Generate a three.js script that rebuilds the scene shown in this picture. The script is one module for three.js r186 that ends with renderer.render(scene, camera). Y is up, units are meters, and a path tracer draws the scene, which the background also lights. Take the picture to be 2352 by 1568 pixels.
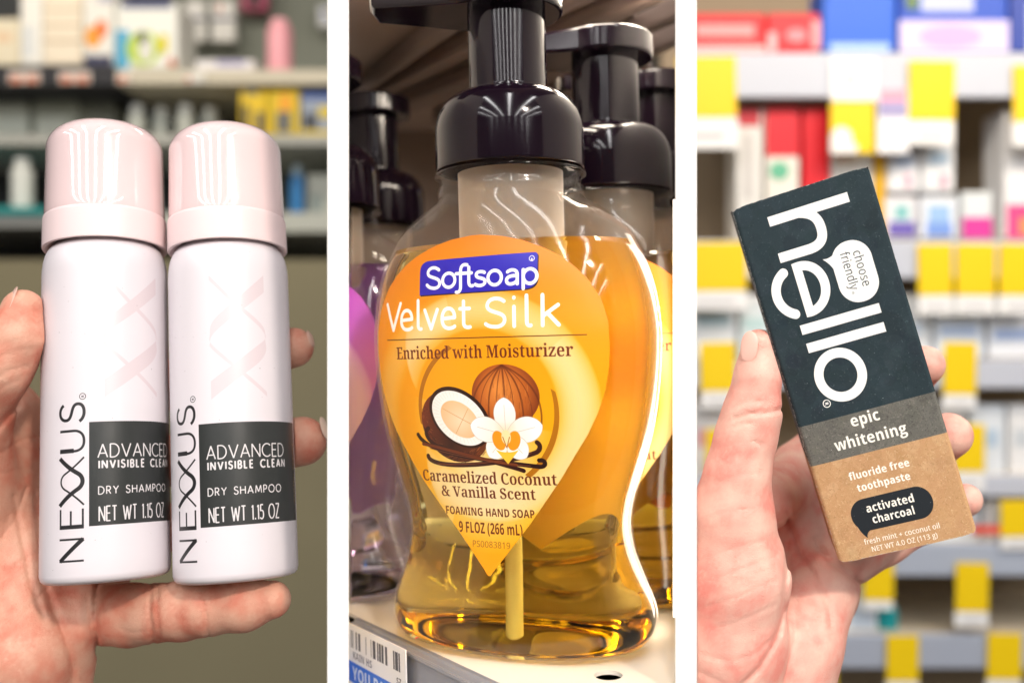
import * as THREE from 'three';
import { RoundedBoxGeometry } from 'three/addons/geometries/RoundedBoxGeometry.js';
import { mergeGeometries } from 'three/addons/utils/BufferGeometryUtils.js';
import { ImprovedNoise } from 'three/addons/math/ImprovedNoise.js';
import { RectAreaLightUniformsLib } from 'three/addons/lights/RectAreaLightUniformsLib.js';

// ---------------------------------------------------------------- camera, light, exposure
const F = 2154, D = 0.2585;                       // focal length in picture units (2352 wide), metres to the plane z = 0
const scene = new THREE.Scene();
scene.background = new THREE.Color(0x000000);
const camera = new THREE.PerspectiveCamera(2 * Math.atan(784 / F) * 180 / Math.PI, 1024 / 682, 0.01, 20);
camera.position.set(0, 0, D);
camera.lookAt(0, 0, -1);
camera.focus = 0.264;
camera.userData.fStop = 6.9;
scene.add(camera);
const renderer = new THREE.WebGLRenderer({ antialias: true });
renderer.setSize(1024, 682);
renderer.toneMapping = THREE.LinearToneMapping;
renderer.toneMappingExposure = 1.42;
renderer.shadowMap.enabled = true;
RectAreaLightUniformsLib.init();
const LAMP = 17, FILL_RIGHT = 2.0;

// ---------------------------------------------------------------- helpers
const mm = (v) => v / 1000;
const at = (px, py, z) => new THREE.Vector3((px - 1176) / F * (D - z), (784 - py) / F * (D - z), z);   // where a measured spot lies at its own depth
let seed = 7;
const rnd = () => { seed = (seed * 1664525 + 1013904223) >>> 0; return seed / 4294967296; };
const noise = new ImprovedNoise();
const taken = new Map();
function numbered(name) { const n = taken.get(name) ?? 0; taken.set(name, n + 1); return n ? `${name}_${String(n).padStart(3, '0')}` : name; }
function tag(o, label, category, group) { o.userData.label = label; o.userData.category = category; if (group) o.userData.group = group; return o; }
function lit(m) { m.castShadow = true; m.receiveShadow = true; return m; }
function part(name, geometry, material, parent) { const m = lit(new THREE.Mesh(geometry, material)); m.name = name; parent.add(m); return m; }
function thing(name, label, category, group) { const g = new THREE.Group(); g.name = numbered(name); scene.add(g); return tag(g, label, category, group); }
function struct(name, geometry, material) { const m = part(name, geometry, material, scene); m.userData.kind = 'structure'; return m; }
const box = (w, h, d, x = 0, y = 0, z = 0) => new THREE.BoxGeometry(w, h, d).translate(x, y, z);
const rbox = (w, h, d, r, x = 0, y = 0, z = 0) => new RoundedBoxGeometry(w, h, d, 2, Math.min(r, w / 2.01, h / 2.01, d / 2.01)).translate(x, y, z);
const matCache = new Map();
function paint(hex, roughness = 0.55, extra = {}) {
  const key = hex + '|' + roughness + JSON.stringify(extra);
  if (!matCache.has(key)) matCache.set(key, new THREE.MeshPhysicalMaterial({ color: hex, roughness, ...extra }));
  return matCache.get(key);
}
function canvas(w, h, draw) { const c = document.createElement('canvas'); c.width = w; c.height = h; draw(c.getContext('2d'), w, h); return c; }
function texture(c, srgb = true) { const t = new THREE.CanvasTexture(c); if (srgb) t.colorSpace = THREE.SRGBColorSpace; t.wrapS = t.wrapT = THREE.RepeatWrapping; t.magFilter = THREE.LinearFilter; t.anisotropy = 8; return t; }
function speckle(ctx, w, h, n, colours, r0, r1, a = 0.25) {
  for (let i = 0; i < n; i++) { ctx.globalAlpha = a * rnd(); ctx.fillStyle = colours[Math.floor(rnd() * colours.length)]; const r = r0 + (r1 - r0) * rnd() * rnd(); ctx.beginPath(); ctx.ellipse(rnd() * w, rnd() * h, r, r * (0.4 + rnd()), rnd() * 3, 0, 7); ctx.fill(); }
  ctx.globalAlpha = 1;
}
function fibres(ctx, w, h, n, colours, len, a) {
  for (let i = 0; i < n; i++) { ctx.globalAlpha = a * rnd(); ctx.strokeStyle = colours[Math.floor(rnd() * colours.length)]; ctx.lineWidth = 0.6 + rnd(); const x = rnd() * w, y = rnd() * h, t = rnd() * 6.3, l = len * rnd(); ctx.beginPath(); ctx.moveTo(x, y); ctx.quadraticCurveTo(x + l * Math.cos(t), y + l * Math.sin(t), x + l * 1.7 * Math.cos(t + 0.4), y + l * 1.7 * Math.sin(t + 0.4)); ctx.stroke(); }
  ctx.globalAlpha = 1;
}
// thin geometric capitals, each [width, path] in a box 10 high
const GLYPH = {
  A: [8, 'M0 10L4 0L8 10M1.5 6.8L6.5 6.8'], D: [7.4, 'M0 0L0 10L2.4 10A5 5 0 0 0 2.4 0Z'], V: [8, 'M0 0L4 10L8 0'], N: [7.4, 'M0 10L0 0L7.4 10L7.4 0'],
  C: [8.4, 'M8.5 1.43A5 5 0 1 0 8.5 8.57'], E: [5, 'M5 0L0 0L0 10L5 10M0 4.8L4.6 4.8'], R: [5.6, 'M0 10L0 0L2.6 0A2.6 2.6 0 0 1 2.6 5.2L0 5.2M2.4 5.2L5.6 10'],
  Y: [7, 'M0 0L3.5 5L7 0M3.5 5L3.5 10'], S: [5.4, 'M5 1.6C4.5 .4 3.6 0 2.7 0C1.2 0 .3 1.1 .3 2.4C.3 5.4 5.4 4.2 5.4 7.3C5.4 9 4.2 10 2.7 10C1.3 10 .3 9.2 0 7.9'],
  H: [7, 'M0 0L0 10M7 0L7 10M0 4.8L7 4.8'], M: [9.4, 'M0 10L1.2 0L4.7 8.5L8.2 0L9.4 10'], P: [5.2, 'M0 10L0 0L2.5 0A2.7 2.7 0 0 1 2.5 5.4L0 5.4'],
  O: [10, 'M5 0A5 5 0 1 0 5 10A5 5 0 1 0 5 0Z'], T: [6, 'M0 0L6 0M3 0L3 10'], W: [11, 'M0 0L2.8 10L5.5 1L8.2 10L11 0'], Z: [6.2, 'M0 0L6.2 0L0 10L6.2 10'],
  U: [7, 'M0 0L0 6.5A3.5 3.5 0 0 0 7 6.5L7 0'], I: [0, 'M0 0L0 10'], B: [5.2, 'M0 0L0 10L2.6 10A2.6 2.6 0 0 0 2.6 4.8L0 4.8M0 0L2.4 0A2.4 2.4 0 0 1 2.4 4.8'], L: [4.6, 'M0 0L0 10L4.6 10'],
  1: [1.5, 'M0 1.5L1.5 0L1.5 10'], 5: [5, 'M4.8 0L1 0L.6 4.3C2.5 3.4 5.2 4 5.2 6.8C5.2 9.8 1.8 10.8 0 8.8'], '.': [1.6, 'M.8 8.8L.8 10'], ' ': [4, ''],
};
function strokeText(ctx, text, x, y, width, height, lw, gap = 2.2) {   // x, y: top left corner
  let total = -gap; for (const ch of text) total += GLYPH[ch][0] + gap;
  const sx = width / total, sy = height / 10; let pen = 0;
  ctx.lineWidth = lw; ctx.lineCap = 'butt'; ctx.lineJoin = 'bevel';
  for (const ch of text) {
    const p = new Path2D(); const [w, d] = GLYPH[ch];
    if (d) { p.addPath(new Path2D(d), new DOMMatrix([sx, 0, 0, sy, x + pen * sx, y])); ctx.stroke(p); }
    pen += w + gap;
  }
}
function fitText(ctx, text, cx, baseline, width, font, size) {          // set in the font at its size, then fitted to a width
  ctx.font = font.replace('#', size); ctx.textAlign = 'center'; ctx.textBaseline = 'alphabetic';
  const m = ctx.measureText(text).width;
  ctx.save(); ctx.translate(cx, baseline); ctx.scale(width / m, 1); ctx.fillText(text, 0, 0); ctx.restore();
}
function registered(ctx, x, y, r, colour) { ctx.save(); ctx.strokeStyle = ctx.fillStyle = colour; ctx.lineWidth = r * 0.22; ctx.beginPath(); ctx.arc(x, y, r, 0, 7); ctx.stroke(); ctx.font = `bold ${r * 1.3}px sans-serif`; ctx.textAlign = 'center'; ctx.textBaseline = 'middle'; ctx.fillText('R', x, y + r * 0.06); ctx.restore(); }

// ---------------------------------------------------------------- the shop round the three bays
{
  const ceil = paint(0x9b9994, 0.9), wall = paint(0x57534d, 0.9), floor = paint(0x56524b, 0.6);
  struct('floor', box(7, 0.1, 8.4, 0, -1.35, 2.0), floor);
  struct('ceiling', box(7, 0.1, 8.4, 0, 1.75, 2.0), ceil);
  struct('wall_left', box(0.1, 3.0, 8.4, -3.55, 0.2, 2.0), wall);
  struct('wall_right', box(0.1, 3.0, 8.4, 3.55, 0.2, 2.0), wall);
  struct('wall_front', box(7, 3.0, 0.1, 0, 0.2, -2.25), wall);
  struct('wall_rear', box(7, 3.0, 0.1, 0, 0.2, 6.25), wall);
  const order = ['outermost on the left', 'second from the left wall', 'third from the left wall', 'in the middle of the ceiling', 'third from the right wall', 'second from the right wall', 'outermost on the right'];
  for (let i = 0; i < 7; i++) {
    const x = (i - 3) * 0.85;
    const g = thing('ceiling_lamp', `long white fluorescent ceiling lamp running over the aisle, ${order[i]}`, 'ceiling lamp', 'fluorescent ceiling lamps');
    g.position.set(x, 1.66, 2.9);
    part('housing', box(0.2, 0.06, 5.0, 0, 0.005, 0), paint(0xe8e8e4, 0.6), g);
    part('tube_lamp', box(0.1, 0.02, 4.9, 0, -0.036, 0), new THREE.MeshStandardMaterial({ color: 0xffffff, emissive: 0xfdfbfa, emissiveIntensity: 2 }), g);
    const l = new THREE.RectAreaLight(0xfdfbfa, LAMP, 0.1, 4.9);
    l.position.set(0, -0.05, 0); l.rotation.x = -Math.PI / 2; g.add(l);
  }
  const s = thing('fill_spot_lamp', 'small black spot lamp added to brighten the right bay, aimed at the toothpaste carton', 'spot lamp');  // extra lamp, added to lift the brightness of this bay
  s.position.set(0.42, 0.62, 0.85);
  s.lookAt(0.1, 0, 0);
  part('lamp_can', new THREE.CylinderGeometry(0.035, 0.03, 0.09, 24, 1, true).rotateX(Math.PI / 2).translate(0, 0, -0.03), paint(0x151515, 0.5, { side: THREE.DoubleSide }), s);
  part('bulb', new THREE.SphereGeometry(0.022, 20, 12).translate(0, 0, -0.02), new THREE.MeshStandardMaterial({ color: 0xffffff, emissive: 0xfff2e4, emissiveIntensity: 6 }), s);
  part('stem', new THREE.CylinderGeometry(0.006, 0.006, 1.2, 10).translate(0, 0.6, 0).rotateX(0.7), paint(0x151515, 0.5), s);
  const sl = new THREE.SpotLight(0xfff0e2, FILL_RIGHT, 0, 0.3, 0.5, 2);
  sl.position.set(0.42, 0.62, 0.85); sl.position.copy(new THREE.Vector3(0, 0, 0.02)); sl.shadow.radius = 2; sl.castShadow = true;
  s.add(sl);
  const aim = new THREE.Object3D(); aim.name = 'spot_target'; scene.add(aim); aim.position.copy(at(1990, 900, -0.03)); sl.target = aim;
}

// ---------------------------------------------------------------- added fill lamps; white border strips built as dividers between the bays
function fillLamp(label, pos, aim, len, wid, power, thick = 0.006, upright = false) {  // lamps added for fill light, not fixtures of the shop
  const g = thing('fill_lamp', label, 'shelf lamp'); g.position.copy(pos); g.lookAt(aim); if (upright) g.rotateZ(Math.PI / 2);
  part('housing', rbox(len + thick, wid + thick * 0.6, thick, thick / 3, 0, 0, -thick / 2 - 0.0006), paint(0xd9d9d6, 0.5), g);
  part('added_led_lamp', box(len, wid, 0.0008, 0, 0, 0), new THREE.MeshStandardMaterial({ color: 0xffffff, emissive: 0xfff1de, emissiveIntensity: 1.5 }), g);
  const l = new THREE.RectAreaLight(0xfff1de, power, len, wid); l.position.z = 0.0007; l.rotation.y = Math.PI; g.add(l);
  return g;
}
fillLamp('long added fill lamp over the dark shelving behind the spray cans', new THREE.Vector3(-0.85, 1.0, -1.2), new THREE.Vector3(-0.85, 0.3, -1.8), 1.4, 0.08, 11);  // added to brighten the stock far behind the cans
fillLamp('long added fill lamp over the bright shelving behind the toothpaste carton', new THREE.Vector3(0.6, 0.72, -0.5), new THREE.Vector3(0.55, -0.05, -1.0), 1.0, 0.08, 21);  // added so the stock behind the carton comes out bright
fillLamp('small added fill lamp under the upper shelf above the soap bottles', new THREE.Vector3(0.034, 0.1315, -0.066), new THREE.Vector3(0.036, -0.06, -0.062), 0.08, 0.034, 30);  // added to light the bottles and the bay from above
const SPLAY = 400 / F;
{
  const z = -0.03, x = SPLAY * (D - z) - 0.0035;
  fillLamp('slim upright added fill lamp on the right divider beside the front soap bottle', new THREE.Vector3(x, -0.02, z), new THREE.Vector3(x - 1, -0.02, z - SPLAY), 0.125, 0.016, 5, 0.0006, true);  // added out of view to make the soap glow
}
for (const s of [-1, 1]) {  // white border strips, given depth as panels along the view rays
  const o = tag(lit(new THREE.Mesh(rbox(0.0054, 1.43, 0.2, 0.0003), paint(0xf6f5f3, 0.75))), s < 0 ? 'tall narrow white border strip built as a divider panel between the spray cans and the soap bottle' : 'tall narrow white border strip built as a divider panel between the soap bottle and the toothpaste carton', 'divider', 'white border strips built as panels');
  o.name = numbered('border_strip_panel'); scene.add(o);
  const mid = D - 0.236 - 0.1;
  o.rotation.y = -s * Math.atan(SPLAY);
  o.position.set(s * SPLAY * (D - mid), -0.585, mid);
}

// ================================================================ LEFT BAY: two spray cans in a hand
const CAN_R = mm(17.8);
function canSheet() {     // 112 mm round, 100 mm high; middle of the dark block at half width
  const W = 2048, H = 1830, kx = W / 360, ky = H / 100;
  const c = canvas(W, H, (x) => {
    x.fillStyle = '#f7f3f5'; x.fillRect(0, 0, W, H);
    const X = (deg) => W / 2 + deg * kx, Y = (t) => H - t * ky;
    // pale double ribbon
    x.fillStyle = x.strokeStyle = '#efe3e5';
    const ribbon = (pts, w0, w1) => {   // a ribbon whose width changes along a curve
      const n = 60, L = [], R = [];
      const cv = new THREE.CatmullRomCurve3(pts.map((p) => new THREE.Vector3(X(p[0]), Y(p[1]), 0)), false, 'catmullrom', 0.5);
      for (let i = 0; i <= n; i++) { const t = i / n, p = cv.getPoint(t), w = (typeof w0 === 'function' ? w0(t) : w0) * ky; L.push([p.x, p.y - w / 2]); R.push([p.x, p.y + w / 2]); }
      x.beginPath(); x.moveTo(...L[0]); for (const p of L) x.lineTo(...p); for (const p of R.reverse()) x.lineTo(...p); x.closePath(); x.fill();
    };
    ribbon([[-42, 53.5], [-16, 62], [6, 71], [9, 74], [6, 79], [-16, 90 - 11], [-42, 88]].slice(0, 0).concat([[10, 85.5], [-16, 78.5], [-38, 72.5], [-42, 69], [-40, 66.5], [-18, 60], [10, 52.5]]), (t) => (t < 0.38 ? 5.2 - t * 4 : Math.max(1.4, 3.6 - (t - 0.38) * 9)));
    ribbon([[-42, 87], [-18, 79], [6, 72.5], [10, 69.5], [8, 66], [-16, 60], [-42, 54]], (t) => (t < 0.45 ? 1.5 : Math.min(5.2, 1.5 + (t - 0.45) * 14)));
    // maker's name, reading upwards
    x.save(); x.translate(X(-71), Y(6.3)); x.rotate(-Math.PI / 2);
    const u = ky, lw = 1.0 * u; x.strokeStyle = x.fillStyle = '#2c2b2d';
    const cap = 24 * kx * 0.97, top = -cap / 2;   // letters rise to the left of the block
    const put = (d, px, w, line) => { const p = new Path2D(); p.addPath(new Path2D(d), new DOMMatrix([w / 10, 0, 0, cap / 10, px, top])); x.lineWidth = line; x.stroke(p); };
    put('M.4 10L.4 0', 0, 6.4 * u, 0.55 * u); put('M9.6 10L9.6 0', 0, 6.4 * u, 0.55 * u); put('M.4 .3L9.6 9.7', 0, 6.4 * u, 1.15 * u);
    put('M.6 0L.6 10', 9.2 * u, 5.2 * u, 1.1 * u); put('M0 .4L10 .4M0 4.9L9 4.9M0 9.6L10 9.6', 9.2 * u, 5.2 * u, 0.55 * u);
    // the two crossed letters share a looping ribbon
    const strand = (y0, y1, line) => { const q = new Path2D(); q.addPath(new Path2D(`M0 ${y0}C2 ${y0 + (y1 - y0) * 0.26} 3.4 ${y0 + (y1 - y0) * 0.52} 4.5 ${y0 + (y1 - y0) * 0.78}C5.6 ${y1} 7.6 ${y1} 8.7 ${y0 + (y1 - y0) * 0.78}C9.8 ${y0 + (y1 - y0) * 0.52} 11.2 ${y0 + (y1 - y0) * 0.26} 13.2 ${y0}`), new DOMMatrix([u, 0, 0, cap / 10, 15.4 * u, top])); x.lineWidth = line; x.stroke(q); };
    strand(0, 10, 1.15 * u); strand(10, 0, 0.5 * u);
    put('M0 0L0 6C0 8.8 1.8 10 4.6 10C7.6 10 9.5 8.6 9.5 6L9.5 0', 30.4 * u, 6.0 * u, 0.7 * u); put('M.2 0L.2 6', 30.4 * u, 6.0 * u, 1.2 * u);
    put('M9 1.6C8 .5 6.6 0 5 0C2.4 0 1 1.2 1 2.7C1 4 2.2 4.6 5 5.1C8 5.6 9.4 6.2 9.4 7.6C9.4 9.2 7.6 10 5 10C3 10 1.2 9.4 .2 8.2', 38.6 * u, 5.4 * u, 0.85 * u);
    registered(x, 45.7 * u, top + cap * 0.94, 0.85 * u, '#2c2b2d');
    x.restore();
    // the dark block and its lettering
    x.fillStyle = '#2f3331'; x.fillRect(X(-55), Y(44.6), 110 * kx, (44.6 - 15.7) * ky);
    speckle(x, 1, 1, 0, ['#000'], 1, 1);
    for (let i = 0; i < 1500; i++) { x.globalAlpha = 0.10 * rnd(); x.fillStyle = rnd() < 0.5 ? '#8a9090' : '#101312'; x.fillRect(X(-55 + 110 * rnd()), Y(15.8 + 28.7 * rnd()), 1 + 2 * rnd(), 1 + 4 * rnd()); }
    x.globalAlpha = 1;
    x.strokeStyle = '#f2f0ee';
    strokeText(x, 'ADVANCED', X(-47.5), Y(38.2), 76 * kx, 3.7 * ky, 0.36 * ky, 2.4);
    strokeText(x, 'INVISIBLE CLEAN', X(-46.5), Y(33.6), 76 * kx, 2.1 * ky, 0.46 * ky, 5.0);
    strokeText(x, 'DRY SHAMPOO', X(-47), Y(26.4), 70 * kx, 2.1 * ky, 0.30 * ky, 3.6);
    strokeText(x, 'NET WT 1.15 OZ', X(-46.5), Y(20.9), 66 * kx, 4.0 * ky, 0.38 * ky, 2.6);
    x.strokeStyle = '#b9a06a'; x.save(); x.translate(X(49), Y(21.5)); x.rotate(-Math.PI / 2); strokeText(x, 'PROTEIN SCIENCE', 0, 0, 17 * ky, 3 * kx, 0.26 * ky, 3.2); x.restore();
    // dust and tiny scuffs
    for (let i = 0; i < 70; i++) { x.globalAlpha = 0.2 + 0.6 * rnd(); x.fillStyle = '#55504e'; x.beginPath(); x.ellipse(rnd() * W, rnd() * H, 1 + 3 * rnd() * rnd(), 0.8 + 1.6 * rnd(), rnd() * 3, 0, 7); x.fill(); }
    x.globalAlpha = 1;
  });
  return texture(c);
}
const canPrint = new THREE.MeshPhysicalMaterial({ color: 0xe2dfe2, map: canSheet(), roughness: 0.34, clearcoat: 0.15, clearcoatRoughness: 0.3 });
function lathe(points, seg = 96, start = 0) { return new THREE.LatheGeometry(points.map(([r, y]) => new THREE.Vector2(mm(r), mm(y))), seg, start); }
function makeCan(label, front) {
  const g = thing('spray_can', label, 'spray can', 'small aerosol cans held side by side');
  const R = 17.8;
  // printed wall: uv 0..1 round and 0..1 over 0..100 mm
  const prof = [[R - 2.2, 0.0], [R - 1.0, 0.35], [R - 0.35, 1.1], [R, 2.4]];
  for (let i = 1; i <= 20; i++) prof.push([R, 2.4 + 87.6 * i / 20]);
  prof.push([R - 0.08, 92], [R - 0.35, 94.2], [R - 0.85, 96.2], [R - 1.6, 97.9], [R - 2.6, 99.2], [R - 4, 100]);
  const wall = lathe(prof, 128, Math.PI);
  const p = wall.attributes.position, uv = wall.attributes.uv;
  for (let i = 0; i < p.count; i++) uv.setY(i, p.getY(i) * 10);
  const body = part('body', wall, canPrint, g); body.rotation.y = front;
  part('base', lathe([[0, 1.6], [R - 5, 1.4], [R - 2.8, -0.1], [R - 2.2, 0.0]], 96), paint(0xe9e6e6, 0.3), g);
  part('collar', lathe([[R - 3.6, 100.5], [R - 0.8, 98.9], [R - 0.15, 98.8], [R + 0.05, 99.2], [R - 0.05, 107.8], [R - 0.2, 108.6], [R - 0.55, 108.9]], 128), paint(0xead4d4, 0.42), g);
  const cp = [[R - 0.55, 108.9], [R - 0.42, 110]];
  for (let i = 1; i <= 12; i++) cp.push([R - 0.42 - 0.35 * i / 12, 110 + 20.7 * i / 12]);
  for (let i = 1; i <= 16; i++) { const a = i / 16 * 1.36; cp.push([R - 8.4 + 7.63 * Math.cos(a), 130.7 + 7.2 * Math.sin(a)]); }
  { const [r0, y0] = cp[cp.length - 1]; for (let i = 1; i <= 10; i++) cp.push([r0 * (1 - i / 10), y0 + 2.0 * Math.sin(i / 10 * Math.PI / 2)]); }
  part('cap', lathe(cp, 128), new THREE.MeshPhysicalMaterial({ color: 0xe9d0d0, roughness: 0.12, clearcoat: 1, clearcoatRoughness: 0.03 }), g);
  return g;
}
function placeCan(g, x, y, z, yaw, tilt) { g.position.set(mm(x), mm(y), mm(z)); g.rotation.order = 'YXZ'; g.rotation.set(-tilt * Math.PI / 180, yaw * Math.PI / 180, 0); g.updateMatrixWorld(); return g; }
const rad = (d) => d * Math.PI / 180;
const canA = placeCan(makeCan('white dry shampoo spray can with pink cap, next to the thumb', rad(40)), -118.8, -69.6, -16, 24, 10);
const canB = placeCan(makeCan('white dry shampoo spray can with pink cap, beside the white divider and the fingertips', rad(15)), -81.2, -69.9, -18, 25, 10);

// ---------------------------------------------------------------- hands: a field of tapered limbs, meshed as one skin
function surface(prims, cell, finish) {
  const lo = [1e9, 1e9, 1e9], hi = [-1e9, -1e9, -1e9];
  for (const q of prims) for (const [e, r] of [[q.a, q.ra], [q.b, q.rb]]) [e.x, e.y, e.z].forEach((v, i) => { lo[i] = Math.min(lo[i], v - r); hi[i] = Math.max(hi[i], v + r); });
  for (let i = 0; i < 3; i++) { lo[i] -= 0.004; hi[i] += 0.004; }
  const n = lo.map((v, i) => Math.ceil((hi[i] - v) / cell) + 1), [nx, ny, nz] = n;
  const f = new Float32Array(nx * ny * nz).fill(0.02);
  for (const q of prims) {
    const m = q.k + 0.003, R = Math.max(q.ra, q.rb) + m, b = [q.b.x - q.a.x, q.b.y - q.a.y, q.b.z - q.a.z], bb = b[0] * b[0] + b[1] * b[1] + b[2] * b[2] || 1e-12;
    const i0 = [0, 1, 2].map((i) => Math.max(0, Math.floor((Math.min([q.a.x, q.a.y, q.a.z][i], [q.b.x, q.b.y, q.b.z][i]) - R - lo[i]) / cell)));
    const i1 = [0, 1, 2].map((i) => Math.min(n[i] - 1, Math.ceil((Math.max([q.a.x, q.a.y, q.a.z][i], [q.b.x, q.b.y, q.b.z][i]) + R - lo[i]) / cell)));
    for (let z = i0[2]; z <= i1[2]; z++) for (let y = i0[1]; y <= i1[1]; y++) for (let x = i0[0]; x <= i1[0]; x++) {
      const px = lo[0] + x * cell - q.a.x, py = lo[1] + y * cell - q.a.y, pz = lo[2] + z * cell - q.a.z;
      let t = (px * b[0] + py * b[1] + pz * b[2]) / bb; t = t < 0 ? 0 : t > 1 ? 1 : t;
      const dx = px - b[0] * t, dy = py - b[1] * t, dz = pz - b[2] * t, d = Math.sqrt(dx * dx + dy * dy + dz * dz) - (q.ra + (q.rb - q.ra) * t);
      const at_ = (z * ny + y) * nx + x, o = f[at_], h = Math.max(q.k - Math.abs(o - d), 0) / q.k;
      f[at_] = Math.min(o, d) - h * h * q.k * 0.25;
    }
  }
  for (let z = 0, i = 0; z < nz; z++) for (let y = 0; y < ny; y++) for (let x = 0; x < nx; x++, i++) if (f[i] < 0.004 && f[i] > -0.02) f[i] = finish(lo[0] + x * cell, lo[1] + y * cell, lo[2] + z * cell, f[i]);
  const idx = new Int32Array(nx * ny * nz).fill(-1), pos = [], tri = [];
  const E = [[0, 1], [2, 3], [4, 5], [6, 7], [0, 2], [1, 3], [4, 6], [5, 7], [0, 4], [1, 5], [2, 6], [3, 7]];
  const at3 = (x, y, z) => (z * ny + y) * nx + x, v = new Float32Array(8);
  for (let z = 0; z < nz - 1; z++) for (let y = 0; y < ny - 1; y++) for (let x = 0; x < nx - 1; x++) {
    let mask = 0; for (let c = 0; c < 8; c++) { v[c] = f[at3(x + (c & 1), y + ((c >> 1) & 1), z + (c >> 2))]; if (v[c] < 0) mask |= 1 << c; }
    if (mask === 0 || mask === 255) continue;
    let sx = 0, sy = 0, sz = 0, k = 0;
    for (const [a, b] of E) if ((v[a] < 0) !== (v[b] < 0)) { const t = v[a] / (v[a] - v[b]); sx += (a & 1) + t * ((b & 1) - (a & 1)); sy += ((a >> 1) & 1) + t * (((b >> 1) & 1) - ((a >> 1) & 1)); sz += (a >> 2) + t * ((b >> 2) - (a >> 2)); k++; }
    idx[at3(x, y, z)] = pos.length / 3;
    pos.push(lo[0] + (x + sx / k) * cell, lo[1] + (y + sy / k) * cell, lo[2] + (z + sz / k) * cell);
  }
  const quad = (a, b, c, d, flip) => { if (a < 0 || b < 0 || c < 0 || d < 0) return; flip ? tri.push(a, c, b, a, d, c) : tri.push(a, b, c, a, c, d); };
  for (let z = 1; z < nz - 1; z++) for (let y = 1; y < ny - 1; y++) for (let x = 1; x < nx - 1; x++) {
    const s = f[at3(x, y, z)] < 0;
    if (s !== f[at3(x + 1, y, z)] < 0) quad(idx[at3(x, y - 1, z - 1)], idx[at3(x, y, z - 1)], idx[at3(x, y, z)], idx[at3(x, y - 1, z)], !s);
    if (s !== f[at3(x, y + 1, z)] < 0) quad(idx[at3(x - 1, y, z - 1)], idx[at3(x - 1, y, z)], idx[at3(x, y, z)], idx[at3(x, y, z - 1)], !s);
    if (s !== f[at3(x, y, z + 1)] < 0) quad(idx[at3(x - 1, y - 1, z)], idx[at3(x, y - 1, z)], idx[at3(x, y, z)], idx[at3(x - 1, y, z)], !s);
  }
  const g = new THREE.BufferGeometry();
  g.setAttribute('position', new THREE.Float32BufferAttribute(pos, 3)); g.setIndex(tri); g.computeVertexNormals();
  return g;
}
function chain(list, k = 0.0035) {     // [px, py, z mm, radius mm] joints
  const out = [];
  for (let i = 0; i + 1 < list.length; i++) { const [a, b] = [list[i], list[i + 1]]; out.push({ a: at(a[0], a[1], mm(a[2])), ra: mm(a[3]), b: at(b[0], b[1], mm(b[2])), rb: mm(b[3]), k }); }
  return out;
}
function polyDist(x, y, pts) { let best = 1e9; for (let i = 0; i + 1 < pts.length; i++) { const [ax, ay] = pts[i], [bx, by] = pts[i + 1], ux = bx - ax, uy = by - ay; let t = ((x - ax) * ux + (y - ay) * uy) / (ux * ux + uy * uy); t = Math.max(0, Math.min(1, t)); best = Math.min(best, Math.hypot(x - ax - ux * t, y - ay - uy * t)); } return best; }
function creased(creases) {     // folds cut into the skin: [points, half width, depth mm]
  return (x, y, z, d) => {
    const px = 1176 + F * x / (D - z), py = 784 - F * y / (D - z);
    for (const [pts, w, h, zmin] of creases) { if (zmin !== undefined && z < mm(zmin)) continue; const q = polyDist(px, py, pts); if (q < 3 * w) d += mm(h) * Math.exp(-(q / w) * (q / w)); }
    return d;
  };
}
const skinBump = texture(canvas(1024, 1024, (x, w, h) => {
  x.fillStyle = '#808080'; x.fillRect(0, 0, w, h);
  speckle(x, w, h, 9000, ['#000', '#fff'], 1, 7, 0.22);
  for (let i = 0; i < 5200; i++) { x.globalAlpha = 0.10 + 0.25 * rnd(); x.strokeStyle = rnd() < 0.75 ? '#303030' : '#d0d0d0'; x.lineWidth = 0.8 + 1.4 * rnd(); const X = rnd() * w, Y = rnd() * h, t = (rnd() - 0.5) * 1.2 + (rnd() < 0.6 ? 0.35 : -0.9), l = 10 + 46 * rnd(); x.beginPath(); x.moveTo(X, Y); x.quadraticCurveTo(X + l * 0.5 * Math.cos(t), Y + l * 0.5 * Math.sin(t) + 5 * (rnd() - 0.5), X + l * Math.cos(t + 0.2), Y + l * Math.sin(t + 0.2)); x.stroke(); }
  x.globalAlpha = 1;
}), false);
function skin(g, base, red, pale, amount) {
  const p = g.attributes.position, col = new Float32Array(p.count * 3), uv = new Float32Array(p.count * 2);
  for (let i = 0; i < p.count; i++) {
    const x = p.getX(i), y = p.getY(i), z = p.getZ(i);
    const a = noise.noise(x * 95, y * 95, z * 95 + 3), b = noise.noise(x * 300 + 9, y * 300, z * 300), c = noise.noise(x * 900, y * 900 + 5, z * 900) + 0.7 * noise.noise(x * 2200, y * 2200 + 5, z * 2200);
    const t = Math.max(0, Math.min(1, 0.42 + (a * 0.75 + b * 0.55 + c * 0.3) * amount)), s = Math.max(0, Math.min(1, 0.25 + (noise.noise(x * 140 + 20, y * 140, z * 140) + 0.5 * c) * amount));
    for (let k = 0; k < 3; k++) { const v = base[k] + (red[k] - base[k]) * t; col[i * 3 + k] = v + (pale[k] - v) * s * 0.6; }
    uv[i * 2] = x / 0.034; uv[i * 2 + 1] = (y + z * 0.4) / 0.034;
  }
  g.setAttribute('color', new THREE.BufferAttribute(col, 3)); g.setAttribute('uv', new THREE.BufferAttribute(uv, 2));
  return g;
}
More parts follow.
